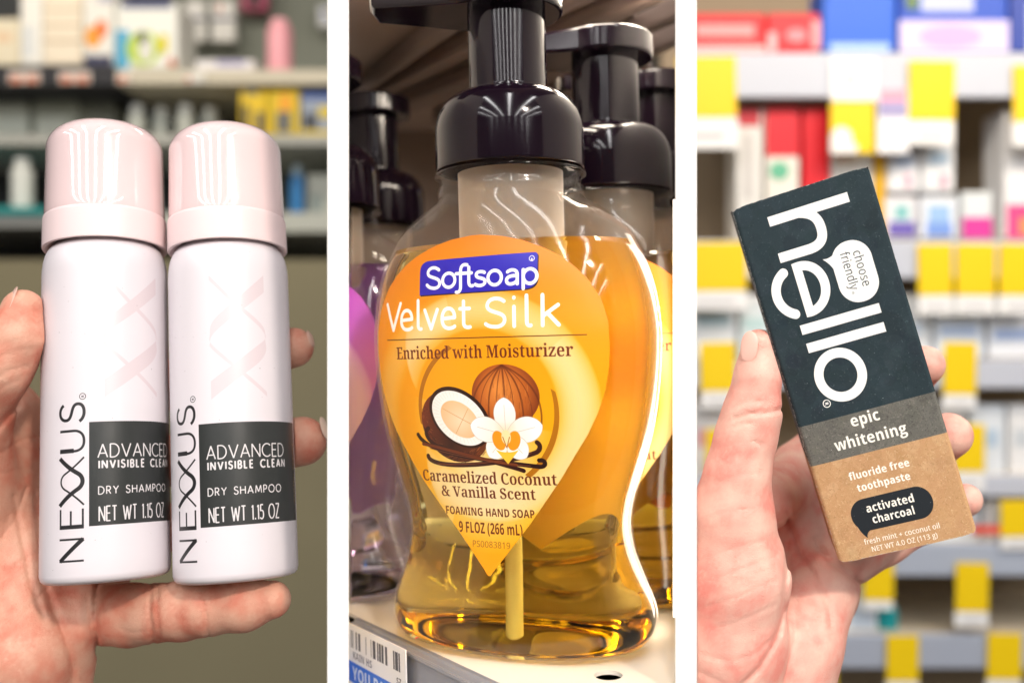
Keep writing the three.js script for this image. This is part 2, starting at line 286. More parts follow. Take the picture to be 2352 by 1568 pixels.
const skinMat = new THREE.MeshPhysicalMaterial({ vertexColors: true, roughness: 0.5, specularIntensity: 0.7, bumpMap: skinBump, bumpScale: 0.0005, sheen: 0.25, sheenRoughness: 0.6, sheenColor: new THREE.Color(0.9, 0.45, 0.35) });
function nail(parent, pos, normal, along, len, wid, colour = 0xe6b7a4) {
  const g = new THREE.SphereGeometry(1, 32, 14, 0, Math.PI * 2, 0, 1.25);
  const p = g.attributes.position;
  for (let i = 0; i < p.count; i++) { const x = p.getX(i), z = p.getZ(i), s = Math.sign(z) * Math.pow(Math.abs(z), 0.8); p.setXYZ(i, x * wid, p.getY(i) * 0.0008, s * len); }
  g.computeVertexNormals();
  const n = normal.clone().normalize(), a = along.clone().addScaledVector(n, -along.dot(n)).normalize(), s = new THREE.Vector3().crossVectors(n, a);
  g.applyMatrix4(new THREE.Matrix4().makeBasis(s, n, a).setPosition(pos));
  return part('nail', g, paint(colour, 0.22, { clearcoat: 0.4, clearcoatRoughness: 0.2 }), parent);
}
const besideDivider = (s) => (x, z, d) => (D - z < 0.236 ? d : Math.max(d, (SPLAY * (D - z) + 0.0031 - s * x) / Math.hypot(1, SPLAY)));
const inv = (o) => o.matrixWorld.clone().invert();
function clearOfCans() {
  const ms = [inv(canA), inv(canB)], v = new THREE.Vector3();
  return (x, y, z, d) => { for (const m of ms) { v.set(x, y, z).applyMatrix4(m); const r = Math.hypot(v.x, v.z), R = v.y > 0.098 ? 0.0182 : 0.0178, q = Math.max(r - R, -v.y - 0.0001, v.y - 0.1405); d = Math.max(d, 0.00025 - q); } return d; };
}
{
  const prims = [
    ...chain([[52, 712, -16, 6.0], [40, 780, -15, 8.0], [-6, 850, -14, 9.6], [-90, 985, -20, 12.5], [-70, 1210, -34, 17]], 0.004),          // thumb
    ...chain([[0, 960, -46, 13], [25, 1230, -44, 16], [48, 1330, -38, 15]], 0.006),                                                      // web and ball of the thumb
    ...chain([[38, 1290, -36, 14.5], [50, 1500, -26, 15.5], [20, 1700, -30, 17]], 0.005),
    ...chain([[170, 1320, -42, 8.5], [166, 1440, -31, 8.6], [120, 1560, -34, 12]], 0.003),
    ...chain([[60, 1300, -58, 15], [180, 920, -76, 12]], 0.006),
    ...chain([[210, 1340, -60, 12], [270, 950, -80, 10.5]], 0.006),
    ...chain([[185, 1412, -38, 9.4], [300, 1412, -28, 9.2], [350, 1408, -25, 8.5], [420, 1402, -21, 8.5], [474, 1396, -18, 7.9], [560, 1388, -16, 7.5], [624, 1377, -15, 5.5]], 0.0022),   // little finger
    ...chain([[250, 940, -82, 9], [470, 850, -80, 8.4], [612, 812, -64, 7.6], [674, 798, -43, 6.4]], 0.003),                                // index finger
    ...chain([[250, 1080, -78, 9.4], [500, 1040, -74, 9], [640, 1022, -56, 8.4], [694, 1013, -36, 7.7]], 0.003),                             // middle finger
    ...chain([[240, 1230, -70, 9], [480, 1200, -66, 8], [600, 1195, -54, 6.8]], 0.003),                                                      // ring finger
  ];
  const folds = creased([
    [[[100, 1330], [122, 1400], [150, 1460], [168, 1530], [160, 1600]], 9, 1.1], [[[222, 1340], [218, 1400], [222, 1500]], 6, 1.3],
    [[[345, 1330], [342, 1400], [352, 1480]], 5, 0.55], [[[362, 1340], [360, 1410], [368, 1470]], 4, 0.4], [[[466, 1320], [468, 1390], [478, 1460]], 4, 0.6], [[[480, 1330], [484, 1400]], 3, 0.3],
    [[[-10, 985], [40, 930], [90, 850], [110, 800]], 9, 1.2, -40], [[[0, 1240], [30, 1200], [60, 1120]], 4, 0.4], [[[30, 1140], [55, 1260], [70, 1340], [100, 1420]], 6, 0.6], [[[80, 1130], [92, 1250], [96, 1340]], 5, 0.5],
    [[[20, 1180], [-10, 1300], [-20, 1400]], 5, 0.35], [[[200, 1370], [196, 1440], [206, 1490]], 4, 0.35], [[[60, 1480], [110, 1540]], 3, 0.25], [[[10, 1500], [70, 1568]], 3, 0.2], [[[-10, 870], [20, 850], [60, 842]], 4, 0.35], [[[-10, 900], [20, 880], [45, 872]], 3, 0.3], [[[0, 1040], [50, 1010], [100, 1000]], 4, 0.4], [[[0, 1090], [60, 1075], [110, 1090]], 3, 0.3], [[[10, 1330], [40, 1290], [90, 1270]], 3, 0.3], [[[30, 1430], [70, 1390], [110, 1350]], 3, 0.25], [[[0, 820], [40, 806], [80, 800]], 3, 0.22], [[[10, 790], [50, 778], [88, 774]], 3, 0.2], [[[270, 1440], [300, 1452], [330, 1450]], 3, 0.2], [[[400, 1420], [440, 1424]], 3, 0.2], [[[180, 1400], [210, 1412]], 3, 0.25],
  ]);
  const away = clearOfCans();
  const g = skin(surface(prims, 0.0007, (x, y, z, d) => besideDivider(-1)(x, z, away(x, y, z, folds(x, y, z, d)))), [0.68, 0.345, 0.24], [0.64, 0.20, 0.13], [0.77, 0.48, 0.35], 1.2);
  const h = thing('hand', 'bare left hand gripping two white spray cans that rest on its straight little finger', 'hand');
  part('skin', g, skinMat, h);
  nail(h, at(22, 697, mm(-13)), new THREE.Vector3(-0.72, 0.4, 0.6), new THREE.Vector3(0.2, 0.95, -0.3), 0.0056, 0.0036, 0xf0c9b8);
  nail(h, at(744, 984, mm(-36)), new THREE.Vector3(0.93, 0.33, 0.12), new THREE.Vector3(-0.35, 0.1, 0.93), 0.0034, 0.0040, 0xe6cdb9);
  nail(h, at(711, 778, mm(-43)), new THREE.Vector3(0.93, 0.35, 0.1), new THREE.Vector3(-0.3, 0.1, 0.93), 0.0028, 0.0030, 0xe2b9a6);
}

// ---------------------------------------------------------------- shelves far behind the cans
function carton(name, label, category, x0, y0, x1, y1, z, deep, hex, bands = [], group, rough = 0.5) {   // a packed thing whose front lies at z
  const a = at(x0, y1, z), b = at(x1, y0, z), w = b.x - a.x, h = b.y - a.y;
  const g = thing(name, label, category, group);
  g.position.set((a.x + b.x) / 2, a.y, z);
  part('body', rbox(w, h, deep, Math.min(w, h) * 0.05, 0, h / 2, -deep / 2), paint(hex, rough), g);
  bands.forEach(([u0, v0, u1, v1, c, round], i) => {      // printed panels in shares of the front, from its top left corner
    const bw = (u1 - u0) * w, bh = (v1 - v0) * h, geo = round ? new THREE.CylinderGeometry(0.5, 0.5, 1, 28).rotateX(Math.PI / 2).scale(bw, bh, 0.0008 + 0.0003 * i) : box(bw, bh, 0.0008 + 0.0003 * i);
    part('printed_panel', geo.translate((u0 + u1) / 2 * w - w / 2, h - (v0 + v1) / 2 * h, 0.0002 + 0.0004 * i), paint(c, rough), g);
  });
  return g;
}
function bottle(name, label, x0, y0, x1, y1, z, hex, capHex, capShare, group) {
  const a = at(x0, y1, z), b = at(x1, y0, z), r = (b.x - a.x) / 2, h = b.y - a.y, hb = h * (1 - capShare);
  const g = thing(name, label, 'bottle', group);
  g.position.set((a.x + b.x) / 2, a.y, z - r);
  part('body', new THREE.LatheGeometry([[0, 0], [r * 0.92, 0], [r, r * 0.1], [r, hb - r * 0.5], [r * 0.9, hb - r * 0.15], [r * 0.6, hb]].map(([q, y]) => new THREE.Vector2(q, y)), 32), paint(hex, 0.4), g);
  part('cap', new THREE.LatheGeometry([[r * 0.72, hb - r * 0.05], [r * 0.75, hb], [r * 0.72, h - r * 0.15], [r * 0.6, h], [0, h]].map(([q, y]) => new THREE.Vector2(q, y)), 32), paint(capHex, 0.4), g);
  return g;
}
{
  const Z = -1.75, s = (D - Z) / F, X = (px) => (px - 1176) * s, Y = (py) => (784 - py) * s;
  const u = thing('shelving_unit', 'long dark shop shelving unit with olive base panel, blurred behind the spray cans', 'shelving');
  const xl = X(-250), xr = X(772), w = xr - xl, cx = (xl + xr) / 2;
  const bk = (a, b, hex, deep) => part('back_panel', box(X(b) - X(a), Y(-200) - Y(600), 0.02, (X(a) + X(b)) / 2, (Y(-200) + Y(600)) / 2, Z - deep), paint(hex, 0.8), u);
  bk(-250, 265, 0x55585a, 0.36); bk(265, 772, 0x878c82, 0.36);  // left back panel is darker than the right one
  part('base_panel', box(w, Y(596) + 1.3, 0.04, cx, (Y(596) - 1.3) / 2, Z - 0.02), paint(0x8d8569, 0.75), u);
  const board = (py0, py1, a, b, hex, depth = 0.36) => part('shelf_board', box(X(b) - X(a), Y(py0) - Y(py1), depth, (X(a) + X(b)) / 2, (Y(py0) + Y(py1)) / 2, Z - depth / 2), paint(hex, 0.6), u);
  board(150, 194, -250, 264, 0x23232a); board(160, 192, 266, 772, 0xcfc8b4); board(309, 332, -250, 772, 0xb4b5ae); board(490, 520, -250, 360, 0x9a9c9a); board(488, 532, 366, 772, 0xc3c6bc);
  const zf = Z - 0.02;
  carton('product_box', 'pale cream box at the left end of the top shelf', 'box', -40, 42, 42, 150, zf, 0.1, 0xe9dfc4, [[0.1, 0.3, 0.8, 0.5, 0xe8c9a4]]);
  carton('product_box', 'tall white box beside the pale cream box on the top shelf', 'box', 46, -30, 96, 149, zf, 0.1, 0xf2f1ea, [[0.15, 0.5, 0.6, 0.9, 0xd9dee0]]);
  carton('product_box', 'cream box with thin brown stripes on the top shelf', 'box', 98, -30, 186, 149, zf, 0.1, 0xf1e5cf, [[0, 0.28, 1, 0.31, 0xc9b394], [0, 0.48, 1, 0.51, 0xc9b394], [0, 0.68, 1, 0.71, 0xc9b394]]);
  carton('product_box', 'white box with an orange fruit picture on the top shelf', 'box', 190, -30, 260, 149, zf, 0.1, 0xecebe4, [[0.05, 0.5, 0.6, 0.78, 0xf0a020, 1], [0.4, 0.42, 0.8, 0.66, 0xe8762a, 1], [0.05, 0.88, 0.95, 1.0, 0x2b2f55], [0.5, 0, 1, 0.2, 0xb9b7c9]]);
  carton('product_box', 'white box with a lime and black ring picture on the top shelf', 'box', 264, 4, 408, 159, zf, 0.12, 0xeef0ea, [[0.1, 0, 0.9, 0.1, 0x39457a], [0, 0.42, 0.22, 1, 0x49a9d0], [0.18, 0.44, 0.72, 0.95, 0xb9d32a, 1], [0.36, 0.5, 0.62, 0.9, 0xdfe0d6, 1], [0.36, 0.44, 0.5, 0.62, 0x16181a, 1], [0.7, 0.5, 0.84, 0.75, 0xe2d42e], [0.84, 0.84, 0.97, 0.97, 0xc8622e, 1]]);
  carton('hanging_pack', 'white hanging pack with navy header, left of the pair over the top shelf', 'pack', 424, 0, 470, 94, Z - 0.28, 0.03, 0xeeeeea, [[0, 0.42, 1, 0.5, 0x3a4470], [0.1, 0.05, 0.9, 0.4, 0xf8f8f6, 1], [0.36, 0.55, 0.52, 0.8, 0x6c748c]]);
  carton('hanging_pack', 'white hanging pack with navy header, right of the pair over the top shelf', 'pack', 484, 0, 538, 94, Z - 0.28, 0.03, 0xeeeeea, [[0, 0.42, 1, 0.5, 0x3a4470], [0.1, 0.05, 0.9, 0.4, 0xf8f8f6, 1], [0.3, 0.1, 0.45, 0.3, 0xd07a5a]]);
  carton('hanging_pack', 'dark maroon hanging pack at the top edge of the picture', 'pack', 552, -40, 612, 22, Z - 0.28, 0.03, 0xb2476a, [[0.3, 0.3, 0.75, 0.9, 0x2a1018]]);
  bottle('pink_bottle', 'pale pink bottle standing at the right of the top shelf', 606, 36, 664, 160, zf, 0xf2a9b4, 0xf4b3bd, 0.12);
  carton('flat_pack', 'low white and violet pack lying in front on the top shelf', 'pack', 450, 138, 582, 160, zf, 0.1, 0xe9e7ea, [[0.35, 0.1, 0.85, 0.6, 0x9b97c4]]);
  carton('hanging_pack', 'small blue and yellow hanging pack at the right of the top shelf', 'pack', 730, 12, 765, 60, Z - 0.28, 0.03, 0xd9dde2, [[0.3, 0.2, 0.8, 0.6, 0x4a6ab0], [0.5, 0.3, 0.9, 0.45, 0xe0cf40]]);
  for (const [a, l] of [[18, 'leftmost'], [134, 'second']]) carton('price_tag', `white and orange price tag on the dark shelf edge, ${l} from the left`, 'price tag', a, 164, a + 72, 191, Z + 0.006, 0.004, 0xe7ddd4, [[0.05, 0.35, 0.45, 1, 0xcf7a5a, 1], [0.55, 0.35, 0.95, 1, 0xcf7a5a, 1]]);
  carton('price_tag', 'small orange price tag under the lime ring box', 'price tag', 268, 166, 298, 191, Z + 0.006, 0.004, 0xe9dfd6, [[0.1, 0.3, 0.7, 0.95, 0xd0764e, 1]]);
  carton('price_tag', 'small white price tag in the middle of the cream shelf edge', 'price tag', 424, 165, 470, 190, Z + 0.006, 0.004, 0xe4e2da, [[0.05, 0.4, 0.3, 0.9, 0xd0764e, 1]]);
  carton('clear_tub', 'greenish white tub at the left of the second shelf', 'tub', -40, 232, 62, 308, zf - 0.1, 0.1, 0xc9d0c6);
  carton('clear_tub', 'wide greenish grey tub next to the white tub on the second shelf', 'tub', 74, 228, 176, 308, zf - 0.1, 0.1, 0xaab0a4, [[0.1, 0.5, 0.8, 1, 0xc3c9bf]]);
  carton('clear_tub', 'dull grey tub behind the left pink cap on the second shelf', 'tub', 182, 230, 262, 308, zf - 0.12, 0.1, 0x8b8f86);
  for (let i = 0; i < 4; i++) bottle('glass_jar', `small pale glass jar on the second shelf, number ${['one', 'two', 'three', 'four'][i]} from the darker back panel`, 286 + i * 56, 236 + (i % 2) * 6, 326 + i * 56, 308, zf - 0.04 - 0.03 * (i % 2), 0xb9beb6, 0xd8dad6, 0.25, 'small glass jars on the second shelf');
  carton('yellow_box', 'yellow box with black print on the second shelf, left of the yellow pair', 'box', 550, 205, 612, 309, zf, 0.1, 0xe8c512, [[0.2, 0, 0.7, 0.12, 0x8d8a78], [0.1, 0.35, 0.35, 0.95, 0x3c3a34], [0.6, 0.5, 0.9, 1, 0x4a4a4c]]);
  carton('yellow_box', 'yellow box with orange disc on the second shelf, right of the yellow pair', 'box', 616, 205, 686, 309, zf, 0.1, 0xe3c418, [[0.3, 0.1, 0.8, 0.5, 0xf2a91c, 1], [0.25, 0.5, 0.75, 0.95, 0x6a6a66]]);
  carton('blue_box', 'blue and yellow box at the right end of the second shelf', 'box', 690, 212, 766, 309, zf, 0.1, 0x9aa5b6, [[0, 0, 1, 0.18, 0x4460a0], [0.1, 0.5, 0.5, 0.95, 0x3d4048], [0.55, 0.35, 0.95, 0.6, 0xe2c824], [0, 0.9, 1, 1, 0xe0c41e]]);
  bottle('white_bottle', 'white bottle against the darker back panel on the third shelf', 14, 358, 62, 478, zf, 0xe8ebe4, 0xdfe2dc, 0.2);
  carton('teal_tray', 'thin teal tray under the white bottle on the third shelf', 'tray', -120, 474, 100, 492, Z + 0.01, 0.2, 0x2f9c9a);
  bottle('blue_bottle', 'small blue bottle on the third shelf to the right of the pink cap', 662, 378, 694, 488, zf - 0.05, 0x2f7fc0, 0x8fa3ad, 0.2);
  carton('clear_tub', 'pale grey tub at the right of the third shelf', 'tub', 704, 400, 768, 488, zf - 0.08, 0.1, 0xb7bab0, [[0.1, 0.55, 0.6, 1, 0x8f9a96]]);
}

// ================================================================ MIDDLE BAY: foaming soap on a shop shelf
const BAY_Y = mm(-90.5), FOOT = mm(4.5), BAY_ROLL = rad(1.5);
const bayM = new THREE.Matrix4().makeTranslation(0, BAY_Y, mm(-27)).multiply(new THREE.Matrix4().makeRotationZ(BAY_ROLL)).multiply(new THREE.Matrix4().makeTranslation(0, -BAY_Y, mm(27)));
function inBay(o, x, y, z, yaw) { o.position.set(x, y, z); o.rotation.set(0, yaw, 0); o.updateMatrix(); o.matrix.premultiply(bayM); o.matrix.decompose(o.position, o.quaternion, o.scale); return o; }
const YAW = rad(-23.5);
// half widths and half depths over the height of the bottle (mm)
const PROFILE = [[-4.5, 33, 18, 2.2], [-3.7, 38.5, 22.5, 2.2], [-1.9, 42.3, 25.4, 2.3], [2.5, 44.4, 27, 2.3], [8, 43.8, 26.3, 2.35], [15, 41, 24.8, 2.4], [24, 37.8, 23.2, 2.45], [31, 36.9, 22.8, 2.5], [38, 38, 23.5, 2.5], [44, 39.8, 24.6, 2.55], [57.3, 43.8, 26.6, 2.6], [70.5, 46.2, 28, 2.6], [86.4, 47.4, 28.8, 2.6], [97, 46.6, 28.6, 2.55], [105, 44.8, 28.2, 2.5], [110, 43, 27.7, 2.4], [114, 40.8, 27, 2.3], [117, 39.4, 26.5, 2.25], [120.5, 35.8, 25.4, 2.15], [123.4, 31.4, 24.2, 2.05], [126, 26.6, 23.1, 2], [128, 22.8, 22.2, 2], [129.4, 21.9, 21.9, 2]];
function section(h) {
  const P = PROFILE; h = Math.max(P[0][0], Math.min(P[P.length - 1][0], h));
  let i = 0; while (i + 2 < P.length && h > P[i + 1][0]) i++;
  const t = (h - P[i][0]) / (P[i + 1][0] - P[i][0]), out = [];
  for (let k = 1; k < 4; k++) {           // Catmull-Rom through the table
    const p0 = P[Math.max(0, i - 1)], p1 = P[i], p2 = P[i + 1], p3 = P[Math.min(P.length - 1, i + 2)], d = p2[0] - p1[0];
    const m1 = i > 0 ? (p2[k] - p0[k]) / (p2[0] - p0[0]) * d : p2[k] - p1[k], m2 = i + 2 < P.length ? (p3[k] - p1[k]) / (p3[0] - p1[0]) * d : p2[k] - p1[k];
    const t2 = t * t, t3 = t2 * t; out.push((2 * t3 - 3 * t2 + 1) * p1[k] + (t3 - 2 * t2 + t) * m1 + (-2 * t3 + 3 * t2) * p2[k] + (t3 - t2) * m2);
  }
  const slim = h < 118 ? 0.94 : 0.94 + 0.06 * Math.min(1, (h - 118) / 8); out[0] *= slim; out[1] *= slim;
  return out;
}
function hull(h0, h1, inset, rows, seg, capped) {       // the bottle's skin between two heights, moved inwards
  const pos = [], idx = [];
  for (let r = 0; r <= rows; r++) {
    const e = r / rows, h = h0 + (h1 - h0) * (h0 < 5 && h1 > 50 ? Math.pow(e, 1.25) : e), [W, T, n] = section(Math.max(h, inset ? h - 0.2 : h));
    for (let s = 0; s < seg; s++) { const a = s / seg * Math.PI * 2, c = Math.cos(a), q = Math.sin(a); pos.push(mm((W - inset) * Math.sign(c) * Math.pow(Math.abs(c), 2 / n)), mm(h), mm((T - inset) * Math.sign(q) * Math.pow(Math.abs(q), 2 / n))); }
  }
  for (let r = 0; r < rows; r++) for (let s = 0; s < seg; s++) { const a = r * seg + s, b = r * seg + (s + 1) % seg; idx.push(a, a + seg, b, b, a + seg, b + seg); }
  const cap = (row, up) => { const c = pos.length / 3, y = pos[row * seg * 3 + 1]; pos.push(0, y, 0); for (let s = 0; s < seg; s++) { const a = row * seg + s, b = row * seg + (s + 1) % seg; up ? idx.push(c, b, a) : idx.push(c, a, b); } };
  if (capped !== 'none') { cap(0, false); if (capped === 'both') cap(rows, true); }
  const g = new THREE.BufferGeometry(); g.setAttribute('position', new THREE.Float32BufferAttribute(pos, 3)); g.setIndex(idx); g.computeVertexNormals(); return g;
}
const LABEL_HALF = [[20, 0.4], [21.5, 1.6], [35.5, 13.6], [47.7, 23.2], [60, 31.5], [66, 34.6], [72, 36.8], [78, 38], [84, 38.5], [91, 38.2], [97, 36.4], [102.2, 33.2], [106, 29.4], [109, 25.4], [111.5, 20.6], [113.8, 14.4], [115.2, 8.4], [116, 1.5]];
function halfWidth(h) { const P = LABEL_HALF; let i = 0; while (i + 2 < P.length && h > P[i + 1][0]) i++; const t = (h - P[i][0]) / (P[i + 1][0] - P[i][0]); return P[i][1] + (P[i + 1][1] - P[i][1]) * t; }
function onSurface(x, h, off) { const [W, T, n] = section(h); return [mm(x), mm(h), mm(T * Math.pow(Math.max(0, 1 - Math.pow(Math.abs(x) / W, n)), 1 / n) + off)]; }
function labelSheet(side, off) {
  const rows = 120, cols = 28, pos = [], uv = [], idx = [];
  for (let r = 0; r <= rows; r++) { const h = 20 + 96 * r / rows, w = halfWidth(h); for (let c = 0; c <= cols; c++) { const x = (side > 0 ? 0.945 : 1.07) * w * (2 * c / cols - 1), p = onSurface(x, h, off); pos.push(p[0], p[1], p[2] * side); uv.push((x + 40) / 80, (h - 18) / 100); } }
  for (let r = 0; r < rows; r++) for (let c = 0; c < cols; c++) { const a = r * (cols + 1) + c; side > 0 ? idx.push(a, a + 1, a + cols + 1, a + 1, a + cols + 2, a + cols + 1) : idx.push(a, a + cols + 1, a + 1, a + 1, a + cols + 1, a + cols + 2); }
  const g = new THREE.BufferGeometry(); g.setAttribute('position', new THREE.Float32BufferAttribute(pos, 3)); g.setAttribute('uv', new THREE.Float32BufferAttribute(uv, 2)); g.setIndex(idx); g.computeVertexNormals(); return g;
}
function labelPrint(purple) {
  const k = purple ? 8 : 16;
  return texture(canvas(80 * k, 100 * k, (x, w, h) => {
    x.scale(k, k); const Y = (q) => 118 - q, cx = 40;
    const C = purple ? { top: '#b545b8', mid: '#cf7fdc', low: '#e4b6f0', cream: '#f6e2fa', deep: '#b860cc', arc: '#7b3a96' } : { top: '#dd7a08', mid: '#f3a009', low: '#f7ae0c', cream: '#f8e2b0', deep: '#ec9407', arc: '#b06c0c' };
    let g = x.createLinearGradient(0, 2, 0, 98); g.addColorStop(0, C.top); g.addColorStop(0.22, C.deep); g.addColorStop(0.36, C.mid); g.addColorStop(0.8, C.low); g.addColorStop(1, C.deep); x.fillStyle = g; x.fillRect(0, 0, 80, 100);
    // cream swirls of the print
    const arc = (px, py, r, a0, a1, lw, col, al) => { x.globalAlpha = al; x.strokeStyle = col; x.lineWidth = lw; x.lineCap = 'round'; x.beginPath(); x.arc(px, py, r, a0, a1); x.stroke(); x.globalAlpha = 1; };
    const gy = 50;
    for (let i = 0; i < 26; i++) arc(cx + 1, gy, 22 + i * 0.42, -2.9 + i * 0.02, 2.6 - i * 0.02, 0.9, C.cream, 0.14 + 0.26 * Math.sin(i / 26 * Math.PI));
    for (let i = 0; i < 30; i++) arc(cx + 2, gy + 1, 21 + i * 0.36, -0.7, 2.3, 0.9, C.cream, 0.16 * Math.sin(i / 30 * Math.PI));
    for (let i = 0; i < 24; i++) arc(cx - 2, gy + 4, 25 + i * 0.5, 1.9, 4.5, 0.9, C.cream, 0.24 * Math.sin(i / 24 * Math.PI));
    for (let i = 0; i < 30; i++) arc(cx, gy + 3, 10 + i * 0.4, 0.2, 3.4, 0.9, C.cream, 0.16 * Math.sin(i / 30 * Math.PI));
    const glow = x.createRadialGradient(cx, 72, 2, cx, 72, 20); glow.addColorStop(0, C.cream); glow.addColorStop(1, C.cream + '00'); x.fillStyle = glow; x.fillRect(0, 40, 80, 60);
    const lune = (px, py, r, a0, a1, d) => { x.fillStyle = C.arc; x.beginPath(); x.arc(px, py, r, a0, a1); x.arc(px + d[0], py + d[1], r, a1, a0, true); x.closePath(); x.fill(); };
    lune(cx + 0.5, gy + 1, 20.5, 2.95, 4.25, [1.1, 0.9]); lune(cx + 0.5, gy + 1.5, 22.5, -0.25, 0.95, [-1.3, -0.9]);
    x.lineCap = 'butt';
    if (!purple) {
      // blue name plate
      const bx = 21.8, by = 8.4, bw = 36.4, bh = 9.4;
      const plate = (o, col) => { x.fillStyle = col; x.beginPath(); x.moveTo(bx + 3 + o, by + o); x.lineTo(bx + bw - 1 + o, by - 0.6 + o); x.quadraticCurveTo(bx + bw + o, by - 0.6 + o, bx + bw + o, by + 0.6 + o); x.lineTo(bx + bw + o, by + bh - 2.6 + o); x.quadraticCurveTo(bx + bw - 0.4 + o, by + bh - 0.2 + o, bx + bw - 3.4 + o, by + bh + o); x.lineTo(bx + o, by + bh + 0.4 + o); x.lineTo(bx + o, by + 2.8 + o); x.quadraticCurveTo(bx + 0.2 + o, by + 0.2 + o, bx + 3 + o, by + o); x.fill(); };
      plate(0.32, '#231a16'); plate(0, '#2b1fae');
      // rounded white name, drawn as strokes
      x.strokeStyle = '#fff'; x.lineWidth = 0.95; x.lineCap = x.lineJoin = 'round';
      const st = (d, px) => { const p = new Path2D(); p.addPath(new Path2D(d), new DOMMatrix([1, 0, 0, 1, px, by + 1.7])); x.stroke(p); };
      st('M4.2 1.1C3.4 .4 2.6 .3 1.9 .4C.8 .6 .4 1.3 .5 2C.7 3.4 4.4 3 4.5 4.8C4.6 6 3.2 6.4 2.2 6.2C1.3 6.1 .6 5.7 .2 5.2', 24.2);
      st('M2 2.2A2 2 0 1 0 2 6.2A2 2 0 1 0 2 2.2Z', 29.7);
      st('M3.6 .2C2.2 -.2 1.6 .6 1.6 1.8L1.6 6.2C1.6 7.4 1 7.9 .2 7.7M.2 2.5L5 2.5M4.2 .9L4.2 5C4.2 6 4.8 6.3 5.4 6.1', 33.9);
      st('M3 2.6C2.4 2.2 .5 2.1 .5 3.2C.5 4.4 3.2 3.8 3.2 5.1C3.2 6.4 1 6.4 .2 5.8', 39.9);
      st('M2 2.2A2 2 0 1 0 2 6.2A2 2 0 1 0 2 2.2Z', 44);
      st('M.6 2.8C1.6 2 3.4 2.2 3.4 3.6L3.4 6.2M3.4 4C2 3.8 .3 4 .3 5.2C.3 6.5 2.6 6.5 3.4 5.2', 49.2);
      st('M.3 2.4L.3 7.6M.3 4.2A1.9 2 0 1 1 .3 4.3', 54);
      registered(x, 56.6, by + 1.1, 0.7, '#fff');
    }
    // name, in thin rounded strokes
    x.strokeStyle = '#fff'; x.lineWidth = purple ? 1.4 : 1.05; x.lineCap = x.lineJoin = 'round';
    const big = (d, px) => { const p = new Path2D(); p.addPath(new Path2D(d), new DOMMatrix([0.86, 0, 0, 0.86, px, 19.6])); x.stroke(p); };
    big('M0 .6L3.4 9.6L6.8 .6', 8.6); const e = 'M.4 6.4L5 6.1C5 4 3.9 3.1 2.7 3.1C1.2 3.1 .3 4.6 .3 6.4C.3 8.6 1.4 9.6 3 9.6C3.9 9.6 4.6 9.3 5 9';
    big(e, 14.6); big('M0 0L0 8.2C0 9.2 .5 9.7 1.3 9.5', 21.2); big('M0 3.3L2.5 9.6L5 3.3', 23.6); big(e, 29.2); big('M.9 1L.9 8C.9 9.2 1.8 9.7 3.2 9.4M-.4 3.4L3 3.4', 35.6);
    big('M6.6 1.5C5.4 .6 4.2 .5 3.2 .6C1.7 .8 .8 1.7 .8 2.8C.8 5.4 6.8 4.6 6.8 7.3C6.8 9 5.2 9.7 3.4 9.6C2 9.6 .9 9.2 .2 8.6', 43); big('M0 3.4L0 9.6M0 .5L0 .6', 51.6); big('M0 0L0 8.2C0 9.2 .5 9.7 1.3 9.5', 55.2); big('M0 0L0 9.6M4.8 3.3L.2 6.6M1.6 5.8L5 9.6', 59.6);
    x.lineCap = 'butt';
    if (purple) {
      x.fillStyle = '#5a2577'; for (const [px, py, r] of [[30, 52, 4], [36, 48, 4], [42, 54, 4.4], [34, 58, 4], [48, 50, 3.6], [62, 49, 2.2], [63, 55, 2]]) { x.beginPath(); x.arc(px, py, r, 0, 7); x.fill(); }
      x.fillStyle = '#f0e0f4'; for (let i = 0; i < 5; i++) { x.save(); x.translate(50, 60); x.rotate(i * 1.257); x.beginPath(); x.ellipse(0, -4.6, 2.2, 4.6, 0, 0, 7); x.fill(); x.restore(); }
      return;
    }
    x.strokeStyle = '#5a3410'; x.lineWidth = 0.28; x.beginPath(); x.moveTo(8.6, 30.7); x.lineTo(71, 30.7); x.stroke();
    x.fillStyle = '#6e2a12';
    fitText(x, 'Enriched with Moisturizer', cx, 35.9, 55, 'bold #px serif', 4.9);
    x.save(); x.translate(0, -5.2);
    // whole nut behind
    const shell = (px, py, rx, ry) => { const q = x.createRadialGradient(px - 2, py - 2, 1, px, py, rx * 1.1); q.addColorStop(0, '#e28a3c'); q.addColorStop(0.6, '#b95f22'); q.addColorStop(1, '#6d2c10'); x.fillStyle = q; x.beginPath(); x.ellipse(px, py, rx, ry, 0.1, 0, 7); x.fill(); };
    const nutY = 52, nutX = 48; shell(nutX, nutY, 10, 8.6);
    x.strokeStyle = '#5f2610'; for (let i = -4; i <= 4; i++) { x.globalAlpha = 0.65; x.lineWidth = i % 2 ? 0.25 : 0.5; x.beginPath(); x.moveTo(nutX - 0.5, nutY - 8.4); x.quadraticCurveTo(nutX + i * 2.9, nutY - 3, nutX + i * 2.5, nutY + 8); x.stroke(); } x.globalAlpha = 1;
    for (let i = 0; i < 120; i++) { x.globalAlpha = 0.35 * rnd(); x.strokeStyle = rnd() < 0.5 ? '#f0a860' : '#5a240e'; x.lineWidth = 0.16; const a = rnd() * 6.3, r = rnd() * 7.5, px = nutX + r * Math.cos(a), py = nutY + r * 0.85 * Math.sin(a); x.beginPath(); x.moveTo(px, py); x.lineTo(px + 0.4 * (rnd() - 0.5), py + 1.8); x.stroke(); } x.globalAlpha = 1;
    // half coconut
    x.save(); x.translate(32.6, 59.5); x.rotate(0.62);
